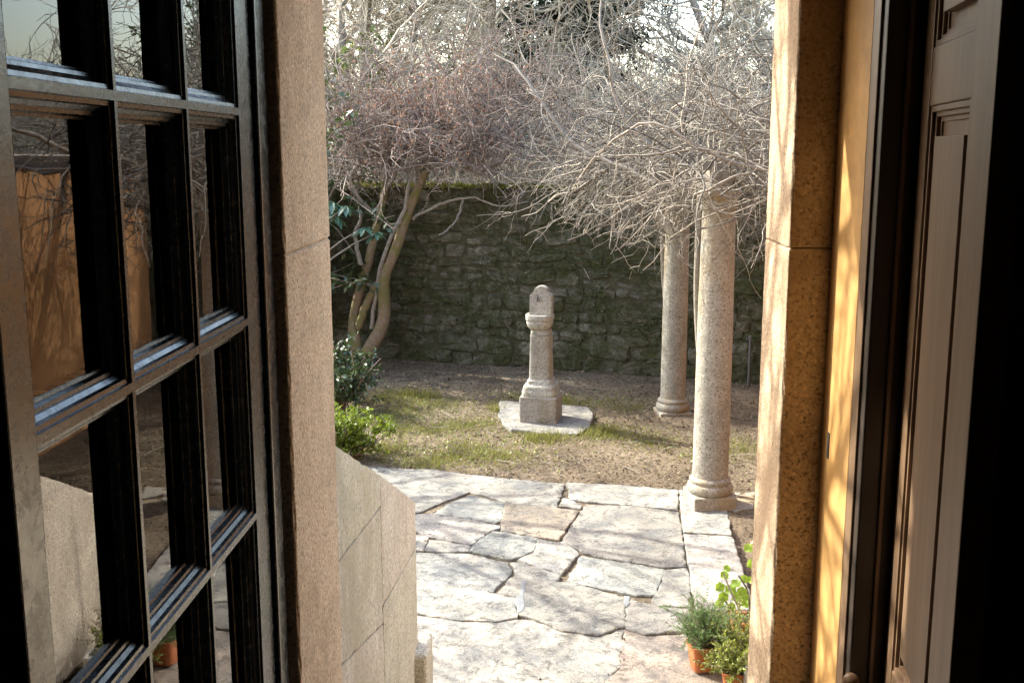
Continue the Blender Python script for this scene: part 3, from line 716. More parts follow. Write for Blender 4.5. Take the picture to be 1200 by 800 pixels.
for s in sp[:298]:
    o = bpy.data.objects.new('stone', random.choice(vari)); col.objects.link(o); o.parent = gw
    o.location = (s[0] + random.uniform(-.02, .02), .045 + random.uniform(-.016, .014), s[1] + random.uniform(-.018, .018)); o.scale = (s[2] * random.uniform(.95, 1.12) * random.choice((-1, 1)), .075, s[3] * random.uniform(.9, 1.2)); o.rotation_euler = (0, R(random.uniform(-9, 9)), 0)
Vs, Fs, off = [], [], 0
for s in rest:
    me = random.choice(vari); V = np.array([v.co[:] for v in me.vertices]) * np.array([s[2] * 1.03, .07, s[3] * 1.03]) + np.array([s[0], .045, s[1]])
    Vs.append(V); Fs += [tuple(i + off for i in p.vertices) for p in me.polygons]; off += len(V)
me = bpy.data.meshes.new('small_stones'); me.from_pydata(np.concatenate(Vs).tolist(), [], Fs); me.update()
for p in me.polygons: p.use_smooth = True
kind(link('small_stones', me, M['wallstone'], gw), 'stuff')
# moss on top and in patches: small upright flakes
N = 9000; mx = rng.uniform(-2.5, 5.0, N); my = rng.uniform(-.03, .42, N)
mz = WH + .01 + .03 * np.abs(np.sin(mx * 3.1 + np.sin(mx * 7))) * np.clip(1 - np.abs(my - .2) * 3, .2, 1) * rng.uniform(.3, 1.2, N)
V1 = leaves(rng, np.stack([mx, my, mz], 1), rng.uniform(.02, .05, N), .5, .8)
bm = bmesh.new(); 
kind(link('moss_cap', np_mesh('moss_cap', *V1), M['moss'], gw), 'stuff')
N = 9000; cxs = rng.uniform(-1.2, 4.3, 60); czs = rng.uniform(.1, 1.95, 60); pick = rng.integers(0, 60, N)
mx = cxs[pick] + rng.normal(0, .16, N); mz = np.clip(czs[pick] + rng.normal(0, .10, N), .02, 1.98)
V1 = leaves(rng, np.stack([mx, rng.uniform(-.02, .02, N), mz], 1), rng.uniform(.012, .03, N), .6, .2, np.tile(np.array([[0, -1.0, .3]]), (N, 1)))
M['moss_dark'] = leafmat('moss_dark', (.05, .065, .018), .45, .2, .9)
kind(link('moss_patches', np_mesh('moss_patches', *V1), M['moss_dark'], gw), 'stuff')
# small fern in the wall
# pipe by the wall
pp_ = gp(877, 452)
t = thing('metal_pipe', 'thin grey metal pipe standing upright against the mossy wall', 'pipe', (pp_.x, pp_.y, 0))
link('pipe', lathe([(.001, -.02), (.014, -.02), (.014, .50), (.02, .50), (.02, .53), (.001, .53)], 12), M['zinc'], t)

# ochre garden wall on the right, seen only in the door's reflection
ow = thing('ochre_wall', 'ochre rendered garden wall mirrored in the glazed door', 'wall')
box('wall', (2.92, 3.25, 4.2, 10.9, -.5, 2.30), M['ochre_wall'], ow); box('coping', (2.86, 3.31, 4.15, 10.9, 2.302, 2.38), M['granite_grey'], ow, .01)

# ================================================================== BARE VINE on the pergola
def shoots(rng, start, d0, lens, n, r0, r1, wob, grav, side=4, srange=(.12, .40), sr=.003, floor=1.55):
    P = walk(rng, start, d0, lens, n, wob, grav); ok = P[:, :, 2].min(axis=1) > floor; P = P[ok]; r0 = np.broadcast_to(r0, (len(ok),))[ok]; parts = [tubes(P, taper(len(P), n, r0, r1), 4)]
    if side:
        p, tg, i, tt = sample(rng, P, side, .15, 1.0)
        d = tg * .6 + rng.normal(0, .7, p.shape); Q = walk(rng, p, d, rng.uniform(*srange, len(p)), 6, .32, grav * .7)
        parts.append(tubes(Q, taper(len(Q), 6, sr, sr * .45), 3))
        p, tg, i, tt = sample(rng, Q, 1, .3, .9); d = tg * .6 + rng.normal(0, .8, p.shape)
        Q2 = walk(rng, p, d, rng.uniform(.06, .2, len(p)), 4, .3, .02); parts.append(tubes(Q2, taper(len(Q2), 4, sr * .6, sr * .35), 3))
    return merge(parts)
def vine(base, top, seed, nsh, box3, label, fringe=False):
    rg = np.random.default_rng(seed); t = thing('bare_vine', label, 'vine', (0, 0, 0), 0, 'bare vines on the pergola')
    # stem twisting up beside the column
    zz = np.linspace(0, top, 16); ang = 1.2 + zz * 1.1; rad = .17
    P = np.stack([base.x + .05 + rad * np.cos(ang), base.y + .06 + rad * np.abs(np.sin(ang)), zz], 1)[None]
    link('stem', np_mesh('stem', *tubes(P, taper(1, 16, .03, .022), 8), smooth=True), M['vine'], t)
    (x0, x1), (y0, y1), (za, zb) = box3
    st = np.stack([rg.uniform(x0, x1, nsh), rg.uniform(y0, y1, nsh), rg.uniform(za, zb, nsh)], 1)
    d0 = np.stack([rg.normal(-.15, .9, nsh), rg.normal(-.1, .7, nsh), rg.normal(.25, .5, nsh)], 1)
    V1 = shoots(rg, st, d0, rg.uniform(.5, 1.5, nsh), 16, rg.uniform(.003, .0095, nsh), .0022, .22, .055, 5)
    nc = 12; st = np.stack([rg.uniform(x0, x1, nc), rg.uniform(y0, y1, nc), rg.uniform(2.15, 2.5, nc)], 1)
    d0 = np.stack([rg.normal(-.3, .8, nc), rg.normal(0, .8, nc), rg.normal(.1, .2, nc)], 1)
    P0 = walk(rg, st, d0, rg.uniform(1.0, 2.0, nc), 18, .16, .01); P0 = P0[P0[:, :, 2].min(axis=1) > 1.95]; nc = len(P0)
    V0 = tubes(P0, taper(nc, 18, rg.uniform(.012, .022, nc), .006), 6)
    link('old_canes', np_mesh('old_canes', *V0, smooth=True), M['bark_grey'], t)
    if fringe:
        nf = 90; st = np.stack([rg.uniform(base.x - .9, base.x + .1, nf), rg.uniform(base.y - 1.3, base.y + .2, nf), rg.uniform(2.05, 2.4, nf)], 1)
        d0 = np.stack([rg.normal(-1, .25, nf), rg.normal(-.2, .4, nf), rg.normal(-.1, .25, nf)], 1)
        V1 = merge([V1, shoots(rg, st, d0, rg.uniform(.4, 1.0, nf), 12, rg.uniform(.005, .010, nf), .003, .13, .045, 4, (.1, .3))])
    kind(link('shoots', np_mesh('shoots', *V1), M['vine'], t), 'stuff')
    return t
vine(c1, ct1, 21, 380, ((c1.x - .35, c1.x + 1.0), (c1.y - .75, c1.y + 1.6), (2.02, 2.6)), 'tangled bare vine shoots spilling over the nearer column')
vine(c2, ct2, 22, 330, ((c2.x - .75, c2.x + .9), (c2.y - 1.2, c2.y + 1.0), (2.1, 2.75)), 'tangled bare vine shoots hanging over the farther column towards the pedestal', True)

# ================================================================== TREES
def leafless_tree(name, label, base, height, seed, r, lean=(0, 0), limbs=9, spread=1.0, mat_t='bark_grey', mat_w='twig_hazed', group=None, dens=(6, 6, 4), fork=.22, cat='tree', clear=False):
    bx, by = base.x, base.y
    def ok(P): return (P[:, :, 0] + bx + .26 * (P[:, :, 1] + by)).max(axis=1) < -.25 if clear else np.ones(len(P), bool)
    rg = np.random.default_rng(seed); t = thing(name, label, cat, (base.x, base.y, base.z), 0, group)
    P0 = walk(rg, np.array([[0, 0, -.1]]), np.array([[lean[0], lean[1], 1.0]]), np.array([height * .8]), 12, .07, 0, .05)
    link('trunk', np_mesh('trunk', *tubes(P0, taper(1, 12, r, r * .25), 10), smooth=True), M[mat_t], t)
    p, tg, i, tt = sample(rg, P0, limbs, fork, .98); a = rg.uniform(0, 2 * math.pi, limbs)
    d = np.stack([np.cos(a) * spread, np.sin(a) * spread, rg.uniform(.25, .9, limbs)], 1)
    L1_ = height * rg.uniform(.28, .5, limbs) * (1.15 - .5 * tt)
    P1 = walk(rg, p, d, L1_, 10, .13, 0, .04); kk = ok(P1); P1, tt = P1[kk], tt[kk]; limbs = len(P1); link('limbs', np_mesh('limbs', *tubes(P1, taper(limbs, 10, r * .45 * (1.1 - .6 * tt), r * .08), 6), smooth=True), M[mat_t], t)
    parts = []; P, rr, ln = P1, r * .14, height * .22
    for lv, per in enumerate(dens):
        p, tg, i, tt = sample(rg, P, per, .15, 1.0); d = tg * .8 + rg.normal(0, .6, p.shape)
        n = (8, 6, 5)[lv]; L = ln * rg.uniform(.5, 1.1, len(p)); P = walk(rg, p, d, L, n, .2, 0, .02); P = P[ok(P)]
        parts.append(tubes(P, taper(len(P), n, rr, max(rr * .4, .003)), (4, 3, 3)[lv])); rr = max(rr * .5, .0045); ln *= .5
    kind(link('twigs', np_mesh('twigs', *merge(parts)), M[mat_w], t), 'stuff')
    return t
# --- mossy many-stemmed tree with russet leaves, in front of the wall
def Zp(x, y): return (380 + x / 3.2, 190 + y / 3.2)
tb = gp(425, 430); TY = tb.y
tree = thing('russet_tree', 'mossy forked tree with russet leaves leaning before the stone wall', 'tree', (0, 0, 0))
rg = np.random.default_rng(31)
def pxpath(pts, Y, r0, r1, n=14, dy=0.0, k=8):
    q = np.array([[*yp(*Zp(x, y), Y + dy * i / max(1, len(pts) - 1))] for i, (x, y) in enumerate(pts)])
    s = np.linspace(0, len(q) - 1, n); j = np.minimum(s.astype(int), len(q) - 2); f = s - j
    def cr(a, b, c, d, t): return .5 * (2 * b + (c - a) * t + (2 * a - 5 * b + 4 * c - d) * t * t + (3 * b - a - 3 * c + d) * t ** 3)
    P = np.array([cr(q[max(jj - 1, 0)], q[jj], q[jj + 1], q[min(jj + 2, len(q) - 1)], ff) for jj, ff in zip(j, f)])
    P += np.random.default_rng(len(pts)).normal(0, .006, P.shape)
    return P[None], taper(1, n, r0, r1)
stems = [([(150, 735), (175, 690), (215, 620), (228, 540), (222, 440), (268, 330), (312, 190), (365, 60), (430, -40), (520, -160)], .105, .045, 0, 'trunk'),
         ([(125, 730), (112, 640), (112, 580), (138, 470), (172, 350), (200, 230), (232, 90), (245, -20), (250, -180)], .085, .035, .3, 'trunk'),
         ([(128, 620), (150, 550), (190, 470), (222, 425)], .055, .05, .0, 'limb'),
         ([(180, 620), (188, 520), (210, 400), (240, 310), (300, 170), (325, 60), (345, -20), (330, -150)], .028, .022, -.12, 'limb'),
         ([(135, 380), (122, 320), (118, 260), (138, 205), (110, 120), (60, 40)], .032, .012, .2, 'limb'),
         ([(330, 210), (420, 165), (480, 145), (560, 135), (650, 165), (760, 150)], .022, .008, -.4, 'limb'),
         ([(520, 140), (500, 205), (470, 245), (430, 275)], .016, .008, -.6, 'limb'),
         ([(200, 215), (130, 130), (100, 60), (130, -10), (80, -90)], .03, .012, -.2, 'limb'),
         ([(240, 90), (270, 30), (300, -80), (290, -180)], .03, .012, .3, 'limb'),
         ([(365, 60), (340, 0), (380, -90), (470, -170)], .035, .012, -.3, 'limb'),
         ([(420, -20), (560, -60), (700, -70), (860, -20)], .032, .010, -.4, 'limb'),
         ([(500, -130), (640, -190), (820, -200)], .03, .010, .3, 'limb'),
         ([(240, -20), (120, -110), (40, -170)], .03, .010, .3, 'limb'),
         ([(365, 40), (440, 10), (560, 40), (700, 90)], .026, .008, -.6, 'limb')]
crown_src = []
for pts, r0, r1, dy, nm in stems:
    P, rr = pxpath(pts, TY, r0 * .84, r1 * .84, 22, dy, 10); V, Fq = tubes(P, rr, 10)
    link(nm, np_mesh(nm, V, Fq, True), M['bark_moss'] if r0 > .05 else M['bark_grey'], tree)
    crown_src.append(P[0])
src = np.stack([c for c, s in zip(crown_src, stems) if min(y for x, y in s[0]) < 60])
p, tg, i, tt = sample(rg, src, 34, .40, 1.0); p = p[p[:, 2] > 2.1]
d = rg.normal(0, .8, p.shape); d[:, 2] = np.abs(d[:, 2]) * .6 + .15; d[:, 0] += .25
Pt = walk(rg, p, d, rg.uniform(.5, 1.5, len(p)), 9, .18, 0, .0)
parts = [tubes(Pt, taper(len(Pt), 9, .008, .004), 4)]
p, tg, i, tt = sample(rg, Pt, 8, .1, 1.0); P2 = walk(rg, p, tg * .7 + rg.normal(0, .7, p.shape), rg.uniform(.15, .5, len(p)), 6, .24)
parts.append(tubes(P2, taper(len(P2), 6, .0045, .0025), 3))
p, tg, i, tt = sample(rg, P2, 3, .2, 1.0); P3 = walk(rg, p, tg * .7 + rg.normal(0, .8, p.shape), rg.uniform(.06, .2, len(p)), 4, .25)
parts.append(tubes(P3, taper(len(P3), 4, .003, .0018), 3))
kind(link('twigs', np_mesh('twigs', *merge(parts)), M['twig_brown'], tree), 'stuff')
p, tg, i, tt = sample(rg, P3, 5, .2, 1.0)
cc = yp(510, 118, TY); wgt = np.exp(-(((p[:, 0] - cc.x) / 1.0) ** 2 + ((p[:, 2] - cc.z) / .65) ** 2)); p = p[rg.uniform(0, 1, len(p)) < wgt * .45]
kind(link('leaves', np_mesh('leaves', *leaves(rg, p, rg.uniform(.015, .035, len(p)), .6, 0)), M['leaf_red'], tree), 'stuff')

# --- bare trees beyond the wall
def far(px, Y):
    q = yp(px, 180, Y); q.z = float(hfun(np.array(q.x), np.array(q.y))); return q
leafless_tree('bare_tree', 'grey trunked bare tree beyond the wall, above the russet tree', far(438, 17.5), 8.5, 41, .15, (.03, 0), 12, 1.0, group='bare trees beyond the wall', dens=(8, 7, 5))
leafless_tree('bare_tree', 'slim bare tree beyond the wall beside the dark conifer', far(556, 16.5), 8.0, 42, .10, (.05, 0), 12, 1.0, group='bare trees beyond the wall', dens=(8, 7, 5))
leafless_tree('bare_tree', 'wide bare tree beyond the wall standing behind the pergola vine', far(905, 16.0), 4.8, 43, .12, (-.05, 0), 14, 1.2, group='bare trees beyond the wall', dens=(8, 7, 6))
leafless_tree('bare_tree', 'low bare tree beyond the wall in front of the dark conifer', far(620, 14.6), 3.6, 44, .09, (.05, 0), 14, 1.2, group='bare trees beyond the wall', dens=(8, 7, 6))
leafless_tree('bare_tree', 'leaning bare tree beyond the wall beside the yellow green bush', far(385, 15.5), 6.5, 45, .11, (.10, 0), 12, 1.1, group='bare trees beyond the wall', dens=(8, 7, 5))
leafless_tree('bare_tree', 'bare tree beyond the wall between conifer and pergola vine', far(775, 18.0), 2.9, 46, .10, (0, 0), 12, 1.2, group='bare trees beyond the wall', dens=(8, 7, 6))
leafless_tree('bare_tree', 'bare tree beyond the wall, partly hidden by the right door jamb', far(930, 14.5), 6.2, 47, .12, (-.1, 0), 14, 1.2, group='bare trees beyond the wall', dens=(8, 7, 6))
leafless_tree('bare_tree', 'bare garden tree mirrored in the door above the ochre wall', Vector((4.9, 9.0, 0)), 5.5, 48, .12, (0, 0), 12, 1.2, group='bare trees beyond the wall', dens=(7, 6, 5))
leafless_tree('bare_tree', 'bare garden tree left of the patio casting branch shadows on the paving', Vector((-4.1, 8.6, 0)), 6.0, 49, .13, (.05, -.05), 12, 1.1, group='bare garden trees', dens=(4, 4, 3), clear=True)
leafless_tree('bare_tree', 'tall dense bare tree beyond the wall behind the grey trunked one', far(480, 21), 10.0, 141, .16, (0, 0), 16, 1.0, group='bare trees beyond the wall', dens=(9, 8, 5))
leafless_tree('bare_tree', 'tall bare tree beyond the wall, farthest behind the russet crown', far(395, 22), 10.0, 142, .15, (0, 0), 16, 1.0, group='bare trees beyond the wall', dens=(9, 8, 5))
leafless_tree('bare_tree', 'tall bare tree beyond the wall just beside the conifer trunk', far(585, 20), 9.5, 143, .14, (0, 0), 16, 1.0, group='bare trees beyond the wall', dens=(9, 8, 5))
leafless_tree('bare_tree', 'bare garden tree left of the doorway casting shadows on the right jamb', Vector((-2.3, 4.0, 0)), 5.6, 150, .11, (-.02, 0), 34, .9, group='bare garden trees', dens=(8, 6, 2), clear=True)
# --- thicket of bare shrubs filling the ground behind the wall
rg = np.random.default_rng(51); N = 9000
tx = rg.uniform(-6.5, 7, N); ts = .5 + 10.5 * rg.uniform(0, 1, N) ** 1.6
st = np.stack([WA.x + wd.x * tx - wn.x * ts, WA.y + wd.y * tx - wn.y * ts], 1); sz = hfun(st[:, 0], st[:, 1])
d0 = rg.normal(0, .45, (N, 3)); d0[:, 2] = 1.0
P = walk(rg, np.column_stack([st, sz]), d0, rg.uniform(1.2, 3.4, N), 9, .16, .03)
P = P[(((P[:, :, 0] - WA.x) * wn.x + (P[:, :, 1] - WA.y) * wn.y).max(axis=1) < -.45)]; N = len(P)
parts = [tubes(P, taper(N, 9, rg.uniform(.006, .014, N), .004), 3)]
p, tg, i, tt = sample(rg, P, 5, .25, 1.0); P2 = walk(rg, p, tg * .7 + rg.normal(0, .6, p.shape), rg.uniform(.25, .8, len(p)), 5, .24)
parts.append(tubes(P2, taper(len(P2), 5, .006, .003), 3))
o = kind(link('thicket', np_mesh('thicket', *merge(parts)), M['twig_hazed']), 'stuff'); tag(o, 'thicket of bare shrub stems coloured pale like haze on the rising ground beyond the wall', 'shrubs')

# --- conifer
def conifer(base, height, rad, seed, label):
    rg = np.random.default_rng(seed); t = thing('dark_conifer', label, 'tree', base)
    link('trunk', np_mesh('trunk', *tubes(np.array([[[0, 0, -.2], [0, 0, height * .5], [.05, 0, height]]]), taper(1, 3, .22, .03), 8), smooth=True), M['bark_grey'], t)
    nb = 190; z = rg.uniform(.26, .98, nb) * height; a = rg.uniform(0, 2 * math.pi, nb); L = rad * (1.05 - z / height) ** .7 * rg.uniform(.75, 1.1, nb)
    P = walk(rg, np.stack([np.zeros(nb), np.zeros(nb), z], 1), np.stack([np.cos(a), np.sin(a), rg.uniform(.05, .4, nb)], 1), L, 8, .06, .03)
    link('limbs', np_mesh('limbs', *tubes(P, taper(nb, 8, .03, .008), 4)), M['bark_grey'], t)
    p, tg, i, tt = sample(rg, P, 40, .2, 1.0); Q = walk(rg, p, tg * .6 + rg.normal(0, .5, p.shape) * np.array([1, 1, .35]), rg.uniform(.15, .5, len(p)), 4, .12)
    q, tg2, i, tt = sample(rg, Q, 9, 0, 1.0)
    kind(link('needles', np_mesh('needles', *leaves(rg, q + rg.normal(0, .03, q.shape), rg.uniform(.08, .16, len(q)), .35, .3)), M['leaf_conifer'], t), 'stuff')
conifer(far(676, 15.6), 9.5, 1.15, 61, 'dark green conifer rising beyond the wall above the pedestal')
# --- leafy bushes
def bush(name, label, base, rx, ry, h, n, size, mat, seed, aspect=.5, stems_n=26, cat='shrub', clump=14, low=.05, up=.5):
    rg = np.random.default_rng(seed); t = thing(name, label, cat, base)
    a = rg.uniform(0, 2 * math.pi, stems_n); d = np.stack([np.cos(a) * rx * rg.uniform(.1, 1, stems_n), np.sin(a) * ry * rg.uniform(.1, 1, stems_n), h * rg.uniform(.45, 1.0, stems_n)], 1)
    P = walk(rg, np.stack([rg.normal(0, rx * .1, stems_n), rg.normal(0, ry * .1, stems_n), np.full(stems_n, -.03)], 1), d, np.linalg.norm(d, axis=1), 8, .10)
    p, tg, i, tt = sample(rg, P, 6, .3, 1.0); Q = walk(rg, p, tg * .6 + rg.normal(0, .6, p.shape), rg.uniform(.15, .4, len(p)) * h, 5, .2)
    kind(link('stems', np_mesh('stems', *merge([tubes(P, taper(stems_n, 8, .012 * h + .002, .004 * h + .001), 4), tubes(Q, taper(len(Q), 5, .004 * h + .001, .002 * h + .0006), 3)])), M['twig_brown'], t), 'stuff')
    per = max(1, n // len(Q)); q, tg2, i, tt = sample(rg, Q, per, .2, 1.0); q = q + rg.normal(0, size * .35, q.shape); q = q[q[:, 2] > low]
    kind(link('leaves', np_mesh('leaves', *leaves(rg, q, size * rg.uniform(.6, 1.2, len(q)), aspect, up)), M[mat], t), 'stuff')
    return t
bush('evergreen_shrub', 'dark glossy leaved shrub at the foot of the forked tree', gp(396, 480), .46, .4, .66, 5200, .05, 'leaf_gloss', 71)
bush('boxwood_shrub', 'bright yellow green shrub behind the sloping parapet', gp(392, 535), .46, .4, .46, 7000, .035, 'leaf_yellow', 72, .6, 40)
bush('evergreen_bush', 'yellow green bush beyond the wall behind the leaning bare tree', far(392, 14.8), .9, .7, 3.6, 9000, .10, 'leaf_hedge', 73, .5, 30)
bush('evergreen_bush', 'large olive green bush beyond the wall above the right column', far(940, 19), 1.4, 1.4, 4.8, 5200, .12, 'leaf_hedge', 74, .5, 34)
bush('added_shade_shrub', 'unseen camellia shrub added left of the forked tree to shade the wall foot', Vector((-3.3, 12.1, 0)), .9, .8, 3.1, 9000, .09, 'leaf_gloss', 75, .5, 30)  # added out of view to shade the ground along the wall
# --- rhododendron with whorls of long leaves near the left jamb
rh = thing('rhododendron', 'rhododendron with long blue green leaf whorls beside the left jamb', 'shrub', (0, 0, 0))
rb = gp(372, 452); rg = np.random.default_rng(81)
tips = [yp(*Zp(x, y), tb.y + dy) for x, y, dy in ((30, 150, -.7), (45, 205, -.7), (80, 165, -.7), (150, 245, -.75), (195, 265, -.75), (15, 190, -.5), (-40, 170, -.6), (-60, 230, -.6), (-20, 110, -.4))]
Ps = []
for tp in tips:
    q = np.linspace(0, 1, 8)[:, None]; P = np.array(rb)[None] * (1 - q) + np.array(tp)[None] * q; P[:, 0] += -.35 * np.sin(q[:, 0] * math.pi); P[:, 2] += .25 * np.sin(q[:, 0] * math.pi); Ps.append(P)
link('branches', np_mesh('branches', *tubes(np.array(Ps), taper(len(Ps), 8, .018, .007), 6), smooth=True), M['bark_grey'], rh)
for tp in tips:
    nl = 9; V, Fl = [], []
    for k in range(nl):
        a = 2 * math.pi * k / nl + rg.uniform(-.3, .3); dr = np.array([math.cos(a), math.sin(a), rg.uniform(-.75, .15)]); dr /= np.linalg.norm(dr); sd_ = np.cross(dr, [0, 0, 1]); sd_ /= np.linalg.norm(sd_); L = rg.uniform(.11, .17); up_ = np.cross(sd_, dr); o0 = len(V)
        for u, wv in ((0, .05), (.3, .17), (.65, .18), (1, .02)):
            c = np.array(tp) + dr * L * u - np.array([0, 0, 1]) * .25 * L * u * u
            V += [c - sd_ * wv * L + up_ * wv * L * .35, c, c + sd_ * wv * L + up_ * wv * L * .35]
        for j in range(3):
            for s in (0, 1): a_ = o0 + j * 3 + s; Fl.append((a_, a_ + 1, a_ + 4, a_ + 3))
    link('leaf_whorl', np_mesh('leaf_whorl', np.array(V), np.array(Fl), True), M['leaf_rhodo'], rh)

# ================================================================== GRASS, WEEDS, LITTER
rg = np.random.default_rng(91)
def on_lawn(P): return (wall_side(P[:, 0], P[:, 1]) > .02) & (P[:, 1] > 7.0) & ((P[:, 1] - LE_A.y) > (P[:, 0] - LE_A.x) * (LE_B.y - LE_A.y) / (LE_B.x - LE_A.x) + .02)
def blades(N, cent, spread, h, wdt):
    c = cent[rg.integers(0, len(cent), N)]; P = c + rg.normal(0, 1, (N, 2)) * spread; P = P[on_lawn(P)]; n = len(P)
    z = hfun(P[:, 0], P[:, 1]); b = np.column_stack([P, z]); a = rg.uniform(0, 2 * math.pi, n); s = np.stack([np.cos(a), np.sin(a), np.zeros(n)], 1) * wdt
    hh = h * rg.uniform(.4, 1.2, n); ln = rg.normal(0, .5, (n, 2)) * hh[:, None]; tip = b + np.column_stack([ln, hh])
    V = np.stack([b - s, b + s, tip], 1).reshape(-1, 3); return V, np.arange(n * 3).reshape(n, 3)
cent = np.array([gp(x + rg.normal(0, 9), y + rg.normal(0, 4)).xy[:] for x, y in [(455, 470), (470, 465), (490, 468), (515, 478), (480, 485), (460, 500), (500, 500), (530, 505), (440, 520), (470, 525), (500, 540), (540, 520), (560, 540), (600, 540), (560, 498), (700, 505), (705, 510), (640, 518), (625, 516), (690, 470), (720, 475), (610, 470), (760, 520), (480, 545), (520, 535), (430, 500), (445, 490), (840, 530), (880, 525)] for _ in range(3)])
o = kind(link('grass', np_mesh('grass', *merge([blades(20000, cent, .13, .04, .002), blades(5000, cent, .4, .025, .002)])), M['grass']), 'stuff'); tag(o, 'short patchy grass growing over the brown soil', 'grass')
cw = np.array([gp(x, y).xy[:] for x, y in [(702, 508), (697, 512), (628, 517), (645, 517), (585, 480), (505, 468), (478, 466), (660, 470)]])
o = kind(link('grass_tufts', np_mesh('grass_tufts', *blades(1500, cw, .06, .085, .003)), M['grass']), 'stuff'); tag(o, 'bright taller grass tufts around the pedestal slab', 'grass')
# low broad-leaved weeds along the paving edge
N = 3000; P = cent[rg.integers(0, len(cent), N)] + rg.normal(0, .28, (N, 2)); P = P[on_lawn(P)]; z = hfun(P[:, 0], P[:, 1]) + rg.uniform(.005, .025, len(P))
o = kind(link('weeds', np_mesh('weeds', *leaves(rg, np.column_stack([P, z]), rg.uniform(.01, .028, len(P)), .6, 1.5)), M['leaf_yellow']), 'stuff'); tag(o, 'low leafy weeds scattered over the lawn', 'weeds')
N = 22000; P = np.stack([rg.uniform(-3, 3.0, N), rg.uniform(7, 13.5, N)], 1); P = P[on_lawn(P)]; z = hfun(P[:, 0], P[:, 1]) + rg.uniform(.003, .015, len(P))
o = kind(link('leaf_litter', np_mesh('leaf_litter', *leaves(rg, np.column_stack([P, z]), rg.uniform(.01, .035, len(P)), .55, 1.8)), M['litter']), 'stuff'); tag(o, 'brown leaf litter strewn over the soil by the wall', 'leaf litter')
N = 500; P = np.stack([rg.uniform(-3, 3.0, N), rg.uniform(7, 13.5, N)], 1); P = P[on_lawn(P)]; n = len(P)
st = np.column_stack([P, hfun(P[:, 0], P[:, 1]) + .012]); a = rg.uniform(0, 6.28, n)
o = kind(link('fallen_twigs', np_mesh('fallen_twigs', *tubes(walk(rg, st, np.stack([np.cos(a), np.sin(a), np.zeros(n)], 1), rg.uniform(.05, .3, n), 4, .1), np.full((n, 4), .003), 3)), M['vine']), 'stuff'); tag(o, 'thin fallen twigs lying on the soil', 'twigs')

# ================================================================== POT PLANTS
def pot(px, py, r, h, mat='terracotta'):
    b = gp(px, py); return b
def square_pot(parent, r, h, mat):
    link('pot', lathe([(r * .74, 0), (r * .76, .004), (r * .95, h * .82), (r * 1.04, h * .83), (r * 1.06, h), (r * .93, h), (r * .90, h * .9), (.01, h * .88)], 32, 6), M[mat], parent)
    link('potting_soil', lathe([(.01, h * .86), (r * .9, h * .87), (r * .9, h * .90), (.01, h * .91)], 20, 6), M['soil'], parent)
rg = np.random.default_rng(101)
b = gp(822, 784)
rp = thing('rosemary_pot', 'rosemary bush in a small square terracotta pot on the patio', 'potted plant', (b.x, b.y, .008), R(12))
square_pot(rp, .062, .125, 'terracotta')
ns = 150; a = rg.uniform(0, 6.28, ns); d = np.stack([np.cos(a) * rg.uniform(.05, .75, ns) - .06, np.sin(a) * rg.uniform(.05, .75, ns), np.full(ns, .85)], 1)
P = walk(rg, np.stack([rg.normal(0, .022, ns), rg.normal(0, .022, ns), np.full(ns, .115)], 1), d, rg.uniform(.07, .25, ns) , 7, .16)
kind(link('stems', np_mesh('stems', *tubes(P, taper(ns, 7, .0022, .001), 4)), M['twig_brown'], rp), 'stuff')
Ps2, tg, i, tt = sample(rg, P, 4, .3, .95); P2 = walk(rg, Ps2, tg * .7 + rg.normal(0, .5, Ps2.shape), rg.uniform(.03, .08, len(Ps2)), 5, .12)
q, tg, i, tt = sample(rg, P2, 34, .1, 1.0); N = len(q)
dd = tg * .8 + rg.normal(0, .6, q.shape); dd /= np.linalg.norm(dd, axis=1, keepdims=True); sw = np.cross(dd, rg.normal(0, 1, q.shape)); sw /= np.linalg.norm(sw, axis=1, keepdims=True); L = rg.uniform(.010, .018, N)[:, None]
V = np.stack([q - sw * .0011, q + sw * .0011, q + dd * L], 1).reshape(-1, 3)
kind(link('needle_leaves', np_mesh('needle_leaves', V, np.arange(N * 3).reshape(N, 3)), M['leaf_rosemary'], rp), 'stuff')
# geranium
b = gp(872, 752); b.x = min(b.x, 1.42)
ge = thing('geranium', 'leggy geranium with scalloped yellow green leaves beside the rosemary', 'potted plant', (b.x, b.y, .0), 0)
square_pot(ge, .07, .13, 'terracotta')
def rel(px, py): p = yp(px, py, b.y); return np.array([p.x - b.x, rg.uniform(-.05, .05), p.z])
stm = [[(872, 750), (868, 715), (855, 690), (848, 672)], [(872, 750), (880, 720), (876, 690), (866, 675)], [(874, 745), (884, 705), (890, 680), (884, 655), (882, 636)], [(872, 750), (862, 720), (846, 700)]]
P = []
for s in stm:
    q = np.array([rel(*p) for p in s]); q[0] = (0, 0, .11); u = np.linspace(0, len(q) - 1, 8); P.append(np.stack([np.interp(u, np.arange(len(q)), q[:, k]) for k in range(3)], 1))
link('stems', np_mesh('stems', *tubes(np.array(P), taper(len(P), 8, .007, .004), 8), smooth=True), M['vine'], ge)
lv = [(842, 683, .024), (850, 676, .022), (856, 690, .028), (848, 700, .026), (862, 682, .024), (868, 690, .026), (866, 704, .028), (845, 712, .024), (874, 682, .022), (858, 712, .02), (872, 698, .022), (853, 668, .018), (880, 646, .026), (878, 656, .022), (884, 664, .02), (880, 676, .022), (876, 712, .022)]
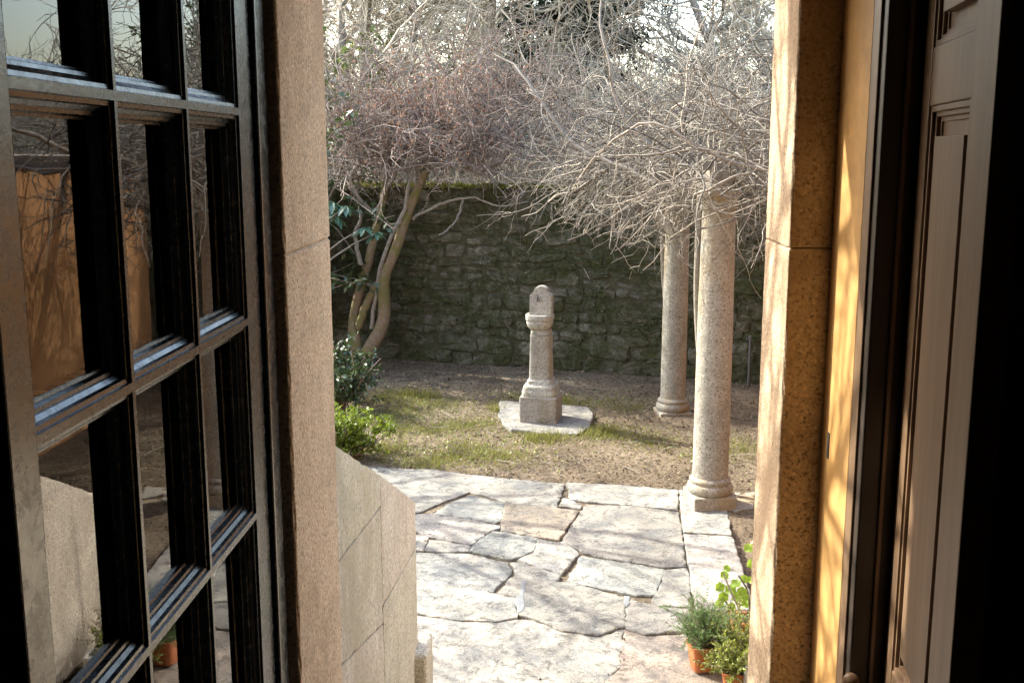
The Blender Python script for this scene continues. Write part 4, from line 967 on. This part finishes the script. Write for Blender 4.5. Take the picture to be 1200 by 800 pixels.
for (x, y, r) in lv:
    c = rel(x, y); n = 18; nr = np.array([rg.normal(-.2, .4), -1 + rg.normal(0, .3), rg.uniform(.2, .9)]); nr /= np.linalg.norm(nr); a1 = np.cross(nr, [0, 0, 1]); a1 /= np.linalg.norm(a1); a2 = np.cross(nr, a1)
    V = [c - nr * .004]
    for k in range(n):
        an = 2 * math.pi * k / n; rr = r * (1 + .10 * math.cos(6 * an)) * (.75 if k == 0 else 1); V.append(c + rr * (math.cos(an) * a2 + math.sin(an) * a1) + nr * .005 * math.cos(3 * an))
    link('leaf', np_mesh('leaf', np.array(V), np.array([(0, k + 1, (k + 1) % n + 1) for k in range(n)]), True), M['leaf_geranium'], ge)
c = rel(885, 641); V1 = leaves(rg, c[None] + rg.normal(0, .008, (16, 3)), .014, .7, .3); link('flower', np_mesh('flower', *V1), M['flower'], ge)
# sedum pots
def sedum(px, py, w2, h, seed, label):
    rg = np.random.default_rng(seed); b = gp(px, py); t = thing('sedum_pot', label, 'potted plant', (b.x, b.y, .006), 0); square_pot(t, .05, .085, 'terracotta')
    ns = 110; a = rg.uniform(0, 6.28, ns); d = np.stack([np.cos(a) * rg.uniform(.1, 1.0, ns), np.sin(a) * rg.uniform(.1, 1.0, ns), np.full(ns, .8)], 1)
    P = walk(rg, np.stack([rg.normal(0, .02, ns), rg.normal(0, .02, ns), np.full(ns, .075)], 1), d, rg.uniform(.5, 1.1, ns) * h, 7, .15, .06)
    kind(link('stems', np_mesh('stems', *tubes(P, taper(ns, 7, .002, .0012), 4)), M['twig_brown'], t), 'stuff')
    q, tg, i, tt = sample(rg, P, 34, .25, 1.0); kind(link('leaves', np_mesh('leaves', *leaves(rg, q + rg.normal(0, .004, q.shape), rg.uniform(.010, .018, len(q)), .55, .5)), M['leaf_sedum'], t), 'stuff')
sedum(862, 786, .1, .24, 111, 'yellow green sedum in a pot directly below the geranium')
sedum(858, 806, .1, .19, 112, 'lower clump of yellow green sedum spilling beside the terracotta pot')
b = gp(880, 815)
t = thing('stone_trough', 'small pale stone trough beside the sedum pots', 'trough', (b.x + .02, b.y + .02, .006))
link('trough', lathe([(.045, 0), (.05, .004), (.055, .14), (.05, .145), (.040, .145), (.035, .08), (.01, .08)], 32, 8), M['pale_stone'], t)
